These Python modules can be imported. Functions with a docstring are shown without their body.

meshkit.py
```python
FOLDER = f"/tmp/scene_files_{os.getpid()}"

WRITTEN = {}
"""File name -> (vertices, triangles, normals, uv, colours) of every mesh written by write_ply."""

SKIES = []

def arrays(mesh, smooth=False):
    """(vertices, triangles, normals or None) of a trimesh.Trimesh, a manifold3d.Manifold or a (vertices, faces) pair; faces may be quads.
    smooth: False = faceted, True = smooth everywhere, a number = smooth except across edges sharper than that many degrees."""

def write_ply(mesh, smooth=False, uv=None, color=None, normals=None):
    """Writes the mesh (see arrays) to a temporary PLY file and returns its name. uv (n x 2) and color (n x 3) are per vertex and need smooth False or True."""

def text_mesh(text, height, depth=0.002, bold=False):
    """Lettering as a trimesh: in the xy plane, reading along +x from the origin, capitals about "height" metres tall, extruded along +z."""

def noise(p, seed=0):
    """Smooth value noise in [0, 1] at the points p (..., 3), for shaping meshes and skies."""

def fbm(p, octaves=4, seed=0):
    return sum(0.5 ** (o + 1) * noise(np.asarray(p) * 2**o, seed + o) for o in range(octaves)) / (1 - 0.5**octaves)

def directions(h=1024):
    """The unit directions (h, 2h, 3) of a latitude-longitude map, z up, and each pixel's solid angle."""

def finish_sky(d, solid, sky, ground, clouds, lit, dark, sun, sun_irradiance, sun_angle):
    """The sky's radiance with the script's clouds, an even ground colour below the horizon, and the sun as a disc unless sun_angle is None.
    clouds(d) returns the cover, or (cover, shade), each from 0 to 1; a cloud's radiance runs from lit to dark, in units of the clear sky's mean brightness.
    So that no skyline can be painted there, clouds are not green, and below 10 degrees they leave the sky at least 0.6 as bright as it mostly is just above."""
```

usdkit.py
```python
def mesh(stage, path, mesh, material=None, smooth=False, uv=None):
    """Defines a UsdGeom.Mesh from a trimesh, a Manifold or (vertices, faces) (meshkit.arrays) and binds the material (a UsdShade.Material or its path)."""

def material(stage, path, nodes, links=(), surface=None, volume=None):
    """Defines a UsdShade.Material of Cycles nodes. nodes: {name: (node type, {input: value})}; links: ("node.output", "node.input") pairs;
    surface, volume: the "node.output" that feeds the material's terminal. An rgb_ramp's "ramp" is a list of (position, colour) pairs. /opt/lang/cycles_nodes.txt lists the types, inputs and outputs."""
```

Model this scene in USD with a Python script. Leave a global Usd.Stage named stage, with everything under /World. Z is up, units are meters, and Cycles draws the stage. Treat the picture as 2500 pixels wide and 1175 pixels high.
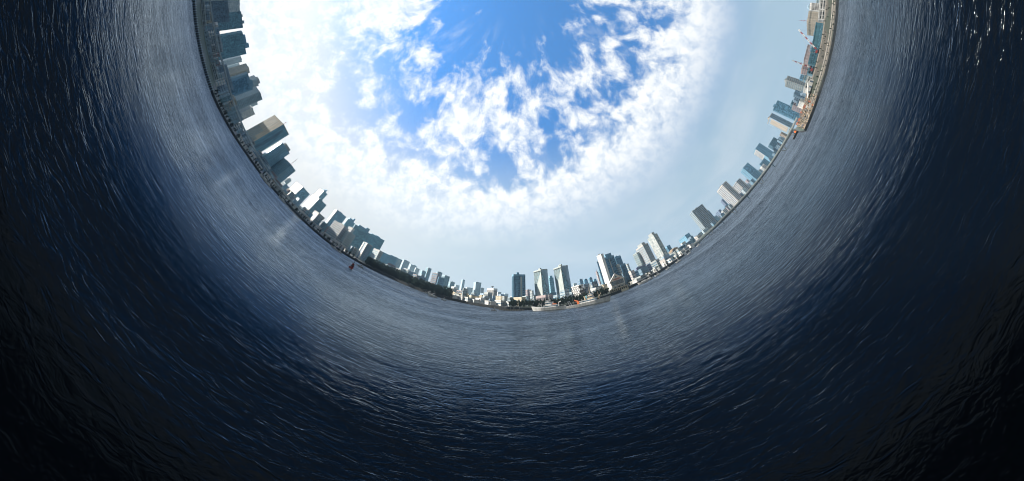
import math, random
import numpy as np, trimesh, usdkit
from pxr import Usd, UsdGeom, UsdLux, UsdShade, Gf, Sdf, Vt

stage = Usd.Stage.CreateInMemory()
UsdGeom.SetStageUpAxis(stage, UsdGeom.Tokens.z); UsdGeom.SetStageMetersPerUnit(stage, 1.0)
UsdGeom.Xform.Define(stage, '/World'); UsdGeom.Scope.Define(stage, '/World/Looks')

# ---------------- camera: in the hollow of the bowl-shaped bay, looking straight up, lens shifted towards +y
ALPHA = math.radians(50.0)                       # zenith angle at which the shore appears
FPX = 790.0 / math.tan(ALPHA); MM = 36.0 / 2500.0
cam = UsdGeom.Camera.Define(stage, '/World/camera')
cam.CreateHorizontalApertureAttr(36.0); cam.CreateVerticalApertureAttr(36.0 * 481 / 1024)
cam.CreateFocalLengthAttr(FPX * MM); cam.CreateClippingRangeAttr(Gf.Vec2f(0.5, 60000.0))
cam.CreateHorizontalApertureOffsetAttr(-9.0 * MM); cam.CreateVerticalApertureOffsetAttr(-620.5 * MM)
UsdGeom.Xformable(cam).AddRotateXOp().Set(180.0)
cam.CreateExposureAttr(1.6)

# ---------------- sun and sky
SUN_EL, SUN_PHI = math.radians(36.0), math.radians(4.0)
S = np.array([-math.cos(SUN_EL) * math.cos(SUN_PHI), -math.cos(SUN_EL) * math.sin(SUN_PHI), math.sin(SUN_EL)])
sun = UsdLux.DistantLight.Define(stage, '/World/sun')
sun.CreateIntensityAttr(0.95); sun.CreateAngleAttr(0.5); sun.CreateNormalizeAttr(True); sun.CreateColorAttr(Gf.Vec3f(1.0, 0.92, 0.80))
_m = Gf.Matrix4d(); _m.SetRotate(Gf.Rotation(Gf.Vec3d(0, 0, 1), Gf.Vec3d(*[float(x) for x in S])))
UsdGeom.Xformable(sun).AddTransformOp().Set(_m)

dome = UsdLux.DomeLight.Define(stage, '/World/sky')
dome.GetPrim().SetCustomDataByKey('kind', 'structure')
class Graph:
    """Collects the nodes and links of one material."""
    def __init__(self): self.n, self.l, self.k = {}, [], 0
    def add(self, kind, out=None, **inp):
        self.k += 1; name = f'{kind[:12]}{self.k}'; vals = {}
        for a, v in inp.items():
            if isinstance(v, str) and '.' in v and v.split('.')[0] in self.n: self.l.append((v, f'{name}.{a}'))
            else: vals[a] = v
        self.n[name] = (kind, vals)
        return f'{name}.{out}' if out else name
    def math(self, t, a, b=0.0, c=0.0): return self.add('math', 'value', math_type=t, value1=a, value2=b, value3=c)
    def ramp(self, v, lo, hi, a=0.0, b=1.0, smooth=True):
        return self.add('map_range', 'result', range_type='smoothstep' if smooth else 'linear', value=v, from_min=lo, from_max=hi, to_min=a, to_max=b, clamp=True)
    def mix_(self, f, a, b): return self.add('mix_float', 'result', fac=f, a=a, b=b)
    def mix(self, f, a, b): return self.add('mix', 'color', mix_type='mix', fac=f, color1=a, color2=b)
    def make(self, name, **terminal): return usdkit.material(stage, '/World/Looks/' + name, self.n, self.l, **terminal)

def sky_material():
    g = Graph()
    sky = g.add('sky_texture', 'color', sky_type='single_scattering', sun_disc=False, sun_elevation=SUN_EL, sun_rotation=math.atan2(S[0], S[1]), ozone_density=2.5)
    d = g.add('texture_coordinate', 'generated')
    dn = g.add('vector_math', 'vector', math_type='normalize', vector1=d)
    xyz = g.add('separate_xyz', vector=dn)
    z = g.math('maximum', xyz + '.z', 0.04)
    px, py = g.math('divide', xyz + '.x', z), g.math('divide', xyz + '.y', z)     # a cloud deck seen from below
    q = g.math('sqrt', g.math('add', g.math('multiply', px, px), g.math('multiply', py, py)))
    # fine wisps are drawn out away from the zenith
    stretch = g.math('power', g.math('maximum', q, 0.02), g.ramp(q, 0.15, 0.70, -0.20, -0.03))
    deck = g.add('combine_xyz', 'vector', x=g.math('multiply', px, stretch), y=g.math('multiply', py, stretch), z=0.0)
    n1 = g.add('noise_texture', 'fac', vector=deck, scale=12.0, detail=9.0, roughness=0.6, distortion=0.35)
    n2 = g.add('noise_texture', 'fac', vector=deck, scale=4.5, detail=3.0, roughness=0.5)
    n3 = g.add('noise_texture', 'fac', vector=deck, scale=26.0, detail=6.0, roughness=0.65, distortion=0.4)
    def blob(cx, cy, r, w):
        cx, cy, r = cx / FPX, cy / FPX, r / FPX
        a, b = g.math('subtract', px, cx), g.math('subtract', py, cy)
        dist = g.math('sqrt', g.math('add', g.math('multiply', a, a), g.math('multiply', b, b)))
        return g.math('multiply', g.ramp(dist, 0.0, r, 1.0, 0.0), w)
    qx = g.math('add', px, 85 / FPX)
    q2 = g.math('sqrt', g.math('add', g.math('multiply', qx, qx), g.math('multiply', py, py)))     # the bank of cloud is not centred on the zenith
    env = g.math('add', g.ramp(q, 0.12, 0.36, -0.06, 0.085), g.ramp(q2, 0.64, 0.84, 0.0, 0.24))
    for b in BLOBS: env = g.math('add', env, blob(*b))
    dens = g.math('add', g.math('add', g.math('multiply', n1, 1.00), g.math('multiply', n2, 0.46)), g.math('multiply', n3, 0.22))
    cover = g.ramp(g.math('add', dens, env), 0.81, 1.09)
    # haze thickens towards the horizon, whiter towards the sun
    toward = g.math('divide', g.math('subtract', g.math('multiply', px, -math.cos(SUN_PHI)), g.math('multiply', py, math.sin(SUN_PHI))), g.math('maximum', q, 0.05))
    tw = g.ramp(toward, -0.9, 0.95, 0.0, 1.0, smooth=False)
    hazec = g.add('rgb_ramp', 'color', fac=tw, ramp=[(0, (1.35, 1.84, 2.20)), (0.35, (1.65, 2.08, 2.42)), (0.6, (2.05, 2.35, 2.5)), (0.8, (2.7, 2.65, 2.5)), (1.0, (3.3, 3.05, 2.75))])
    veil = g.add('noise_texture', 'fac', vector=g.add('combine_xyz', 'vector', x=g.math('multiply', g.math('arctan2', py, px), 1.6), y=g.math('multiply', q, 5.0), z=1.3), scale=1.4, detail=5.0, roughness=0.55, distortion=0.5)
    hazec = g.mix(g.ramp(veil, 0.40, 0.72, 0.0, 0.34), hazec, (2.75, 2.85, 2.95))          # thin high veil, uneven in the haze
    hz = g.ramp(q, 0.50, 0.98, 0.0, 0.97)
    hz = g.math('maximum', hz, g.math('multiply', g.ramp(toward, 0.1, 1.0), g.ramp(q, 0.42, 0.95)))
    blue = g.add('hsv', 'color', color=sky, hue=0.5, saturation=1.95, value=0.98)
    clear = g.mix(hz, blue, hazec)
    shade = g.ramp(g.math('add', g.math('multiply', n3, .6), g.math('multiply', n1, .4)), 0.40, 0.60)
    cl = g.mix(shade, (2.6, 2.8, 3.1), (3.75, 3.7, 3.6))
    wis = g.add('combine_xyz', 'vector', x=g.math('multiply', g.math('arctan2', py, px), 3.2), y=g.math('multiply', q, 3.0), z=3.7)
    wisp = g.ramp(g.add('noise_texture', 'fac', vector=wis, scale=2.0, detail=6.0, roughness=0.6, distortion=0.3), 0.50, 0.80)
    cover = g.math('maximum', cover, g.math('multiply', wisp, g.ramp(q, 0.10, 0.30, 0.0, 0.32)))
    thin = g.ramp(q2, 0.78, 1.0, 1.0, 0.0)                     # the deck melts into the haze low down
    col = g.mix(g.math('multiply', cover, thin), clear, cl)
    bg = g.add('background_shader', 'background', color=col, strength=0.1)
    return g.make('sky_air', surface=bg)
# (where, size, more or less cloud): gaps and banks in the deck, as offsets on the deck
BLOBS = [(0, 60, 230, -0.22), (-180, 110, 110, -0.14), (250, 270, 120, -0.04), (-318, 230, 70, -0.22), (-262, 330, 60, -0.16), (-330, 60, 150, 0.22), (-60, 300, 190, 0.12), (150, 180, 160, 0.06), (-20, 470, 140, -0.12), (170, 430, 120, -0.08), (-440, 300, 130, -0.18)]
UsdShade.MaterialBindingAPI.Apply(dome.GetPrim()).Bind(sky_material())

# ---------------- the lie of the bay: everything is laid out by bearing (degrees round the bowl, 0 = towards +y, growing towards +x)
SA, CA = math.sin(ALPHA), math.cos(ALPHA)
D0 = 1200.0 / SA                                   # metres from the middle of the bay to its farthest shore
E0 = math.pi / 2 - ALPHA
TILT0 = ALPHA - math.atan(757.0 / FPX)            # how far the farthest shore stands above the mean shoreline
def water_profile():
    """(A, H): metres out along the mean shore's line of sight, metres above it; the bowl curves down to its bottom."""
    out = []; de = math.radians(0.02); e, lnd = E0 + TILT0, math.log(D0)
    while e > math.radians(-88):
        d = math.exp(lnd); out.append((d * math.cos(e - E0), d * math.sin(e - E0)))
        dg = math.degrees(E0 + TILT0 - e)
        lnd -= de / math.tan(math.radians(min(0.7 + 1.6 * dg + 0.15 * dg * dg, 37) + 41 * min(max((dg - 14.0) / 5.0, 0), 1))); e -= de
    out = out[::-1]
    for s in np.linspace(5, 300, 60): out.append((out[0][0] * 0 + D0 * math.cos(TILT0) + s, D0 * math.sin(TILT0) + s * math.tan(TILT0 + math.radians(0.7))))
    return np.array(out)
WP = water_profile()
WR = FPX * np.tan(ALPHA - np.arctan2(WP[:, 1], WP[:, 0]))        # where each point of the profile appears
def axes(B):
    b = math.radians(B)
    out = np.array([SA * math.sin(b), SA * math.cos(b), CA])
    up = np.array([-CA * math.sin(b), -CA * math.cos(b), SA])
    right = np.array([math.cos(b), -math.sin(b), 0.0])
    return right, out, up
def tag(p, label=None, cat=None, group=None, kind=None):
    p = p.GetPrim() if hasattr(p, 'GetPrim') else p
    for k, v in (('label', label), ('category', cat), ('group', group), ('kind', kind)):
        if v: p.SetCustomDataByKey(k, v)
    return p
used = {}
def path_of(name, parent=None):
    base = (str(parent.GetPath()) if parent is not None else '/World') + '/' + name
    k = used.get(base, 0); used[base] = k + 1
    return base if k == 0 else f'{base}_{k:03d}'
def obj(name, mesh, mat, parent=None, smooth=False, uv=None):
    return usdkit.mesh(stage, path_of(name, parent), mesh, mat if not isinstance(mat, str) else '/World/Looks/' + mat, smooth=smooth, uv=uv).GetPrim()

SHORE = [(-180, 785), (-110, 788), (-87.6, 790), (-70, 788), (-58, 776), (-46, 772), (-33.5, 777), (-24, 775), (-14.7, 781), (-8.7, 784), (-1.5, 789), (5.8, 792), (12.4, 794),
         (20, 789), (26.5, 783), (32, 776), (36, 768), (45, 763), (58, 762), (62.5, 764), (63.2, 793), (70, 789), (84, 790), (110, 788), (180, 785)]
def shore_A(B):
    r = np.interp((B + 180) % 360 - 180, *zip(*SHORE))
    k = WP[:, 0] > 400.0
    return float(np.interp(-r, -WR[k], WP[k, 0]))
WPA, WPH = WP[:, 0], WP[:, 1]
far = int(np.argmax((WP[:, 0] > 640.0)))
def water_mesh():
    inner = WP[:far]
    seg = np.r_[0, np.cumsum(np.hypot(*np.diff(inner, axis=0).T))]
    pick = np.unique(np.searchsorted(seg, np.linspace(0, 1, 260) * seg[-1]).clip(0, far - 1))
    bs = np.linspace(-180, 180, 721); rows = []; uvs = []
    v0 = seg[pick]
    for B in bs:
        r, o, u = axes(B)
        a1 = shore_A(B) + 12
        aa = np.r_[inner[pick, 0], np.linspace(inner[pick[-1], 0], a1, 41)[1:]]
        hh = np.r_[inner[pick, 1], np.interp(aa[len(pick):], WPA[far - 1:], WPH[far - 1:])]
        rows.append(aa[:, None] * o + hh[:, None] * u)
        vv = np.r_[v0, v0[-1] + aa[len(pick):] - inner[pick[-1], 0]]
        uvs.append(np.stack([np.full(len(aa), math.radians(B) * 400.0), vv], 1))
    V, UV = np.array(rows), np.array(uvs)
    n, m = V.shape[:2]
    i, j = np.meshgrid(np.arange(n - 1), np.arange(m - 1), indexing='ij'); a = (i * m + j).ravel()
    return (V.reshape(-1, 3), np.stack([a, a + m, a + m + 1, a + 1], -1)), UV.reshape(-1, 2)
VSH = 0.0
def water_material():
    g = Graph()
    uv = g.add('uvmap', 'UV', attribute='st')
    def nz(sx, sy, detail, rough, dist=0.0):
        return g.add('noise_texture', 'fac', vector=g.add('mapping', 'vector', vector=uv, scale=(1 / sx, 1 / sy, 1)), scale=1.0, detail=detail, roughness=rough, distortion=dist)
    big, mid, fine = nz(27, 3.0, 3, .55, .7), nz(13, 2.2, 4, .6, .6), nz(3.5, .7, 3, .6)
    swell = nz(120, 26, 3, .6, .6)
    gust = g.ramp(nz(300, 70, 4, .6, .5), .33, .66, .55, 1.15)
    crest = g.math('subtract', 1.0, g.math('absolute', g.math('subtract', g.math('multiply', big, 2.0), 1.0)))   # sharp crests, round troughs
    h = g.math('add', g.math('add', g.math('multiply', swell, 3.2), g.math('multiply', crest, 2.5)), g.math('add', g.math('multiply', mid, .75), g.math('multiply', fine, .09)))
    sx = g.add('separate_xyz', vector=uv)
    off = g.ramp(sx + '.y', VSH - 420, VSH + 60)              # choppier towards the shore
    bump = g.add('bump', 'normal', height=g.math('multiply', h, gust), strength=1.0, distance=g.mix_(off, 0.155, 0.60))
    fr = g.add('fresnel', 'fac', IOR=1.18, normal=bump)
    p = g.add('mix_closure', 'closure', fac=fr, closure1=g.add('diffuse_bsdf', 'BSDF', color=(0.0002, 0.0006, 0.0013), normal=bump),
              closure2=g.add('glossy_bsdf', 'BSDF', color=(0.69, 0.79, 0.84), roughness=g.mix_(off, 0.10, 0.36), normal=bump))
    return g.make('sea_water', surface=p)
_wm, _uv = water_mesh()
VSH = float(np.interp(640, WP[:far, 0][WP[:far, 0] > 300], np.r_[0, np.cumsum(np.hypot(*np.diff(WP[:far], axis=0).T))][WP[:far, 0] > 300]))
water_material()
tag(obj('sea', _wm, 'sea_water', smooth=True, uv=_uv), kind='structure')

# ---------------- land round the bay: quay wall, ground, banks
BANK = [(-180, 3), (-92, 8), (-74, 8), (-68, 3), (-40, 2.5), (61.5, 1.5), (63.5, 9), (70, 13), (92, 13), (110, 3), (180, 3)]
def ground(B, s):
    """(A, H) of the ground s metres behind the shoreline at a bearing."""
    a = shore_A(B); h = float(np.interp(a, WPA, WPH)); t = math.atan2(h, a)
    k = min(max(s / 70.0, 0), 1); k = k * k * (3 - 2 * k)
    return a + s, h + 2.2 + s * math.tan(t + math.radians(0.7)) + np.interp(B, *zip(*BANK)) * k
def spot(B, s, lift=0.0):
    r, o, u = axes(B); a, h = ground(B, s)
    return a * o + (h + lift) * u
def afloat(B, back, lift=0.0):
    """A point on the water, so many metres in front of the shoreline."""
    r, o, u = axes(B); a = shore_A(B) - back
    return a * o + (float(np.interp(a, WPA, WPH)) + lift) * u
def frame(prim, p, B, turn=0.0):
    """Places an Xform: x to the right along the shore, y away from the bay, z up from the local ground; turned about z."""
    r, o, u = axes(B); c, s = math.cos(turn), math.sin(turn)
    x, y = c * r + s * o, -s * r + c * o
    M = np.eye(4); M[0, :3], M[1, :3], M[2, :3], M[3, :3] = x, y, u, p
    UsdGeom.Xformable(prim).AddTransformOp().Set(Gf.Matrix4d(M.tolist()))
def thing(name, label, cat, p, B, turn=0.0, group=None):
    x = UsdGeom.Xform.Define(stage, path_of(name)); frame(x, p, B, turn)
    return tag(x, label, cat, group)
def copy_of(root, p, B, turn, label, group):
    name = root.GetName().rstrip('0123456789').rstrip('_')
    x = UsdGeom.Xform.Define(stage, path_of(name)); x.GetPrim().GetReferences().AddInternalReference(root.GetPath())
    x.ClearXformOpOrder(); r, o, u = axes(B)
    x.GetPrim().SetInstanceable(True)
    c, s = math.cos(turn), math.sin(turn); xx, yy = c * r + s * o, -s * r + c * o
    M = np.eye(4); M[0, :3], M[1, :3], M[2, :3], M[3, :3] = xx, yy, u, p
    x.MakeMatrixXform().Set(Gf.Matrix4d(M.tolist()))
    return tag(x, label, root.GetCustomDataByKey('category'), group)
def strip(bs, levels):
    """A sheet over bearings bs; levels: functions of the bearing giving points."""
    V = np.array([[f(B) for f in levels] for B in bs]); n, m = V.shape[:2]
    i, j = np.meshgrid(np.arange(n - 1), np.arange(m - 1), indexing='ij'); a = (i * m + j).ravel()
    return (V.reshape(-1, 3), np.stack([a, a + 1, a + m + 1, a + m], -1))
def patchy(name, c1, c2, scale, rough=0.85, c3=None):
    g = Graph(); p = g.add('texture_coordinate', 'object')
    n = g.add('noise_texture', 'fac', vector=p, scale=scale, detail=6.0, roughness=0.65)
    n2 = g.add('noise_texture', 'fac', vector=p, scale=scale * 0.17, detail=3.0)
    c = g.mix(g.ramp(n, .38, .62), c1, c2)
    if c3: c = g.mix(g.ramp(n2, .48, .58), c, c3)
    return g.make(name, surface=g.add('principled_bsdf', 'BSDF', base_color=c, roughness=rough))
patchy('city_ground', (.07, .08, .09), (.13, .135, .14), .06, c3=(.04, .06, .045))
patchy('quay_stone', (.018, .024, .03), (.045, .052, .056), .15)
patchy('dry_grass', (.026, .025, .019), (.055, .047, .034), .12, c3=(.02, .026, .015))
patchy('lawn', (.014, .026, .016), (.026, .04, .024), .15)
patchy('pale_path', (.13, .12, .11), (.20, .185, .16), .2)
patchy('bank_stone', (.085, .076, .063), (.14, .127, .105), .3)
patchy('road_asphalt', (.06, .062, .066), (.09, .09, .092), .2)
allb = np.linspace(-180, 180, 721)
levels = [lambda B, s=s: spot(B, s) for s in (*np.arange(0.0, 71, 2.5), 110, 200, 400, 800, 1500)]
tag(obj('ground', strip(allb, levels), 'city_ground', smooth=True), kind='structure')
tag(obj('quay_wall', strip(allb, [lambda B: spot(B, 0, -9.0), lambda B: spot(B, 0)]), 'quay_stone'), kind='structure')
tag(obj('quay_kerb', strip(allb, [lambda B: spot(B, 0, .004), lambda B: spot(B, .01, .5), lambda B: spot(B, 1.4, .5), lambda B: spot(B, 1.42, .01)]), 'quay_stone'), kind='structure')
def sheet(name, mat, b0, b1, s0, s1, lift=.05):
    bs = sorted({b0, b1, *np.arange(math.ceil(b0 * 2) / 2, b1, .5)}); ss = sorted({s0, s1, *np.arange(math.ceil(s0 / 2.5) * 2.5, s1, 2.5)})   # on the ground's own grid
    tag(obj(name, strip(bs, [lambda B, s=s: spot(B, s, lift) for s in ss]), mat, smooth=True), kind='structure')
sheet('bank_grass', 'dry_grass', 63.6, 100, 3, 70)
sheet('bank_kerb', 'bank_stone', 63.6, 100, .5, 4, .12)
sheet('bank_path', 'bank_stone', 63.8, 100, 15, 21, .12)
sheet('bank_path', 'pale_path', 63.8, 100, 25, 29, .12)
sheet('bank_road', 'bank_stone', 70, 100, 54, 62, .12)
sheet('quay_apron', 'quay_stone', -31, 36, 1.6, 30, .03)
sheet('park_lawn', 'lawn', -1, 16, 4, 60, .1)
sheet('promenade', 'pale_path', -1.5, 22, 1.6, 2.6, .16)
sheet('woodland_floor', 'lawn', -28, -12, 4, 90, .1)
sheet('quay_road', 'road_asphalt', 20, 35, 6, 26, .1)
sheet('quay_road', 'road_asphalt', -72, -30, 34, 46)
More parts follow.
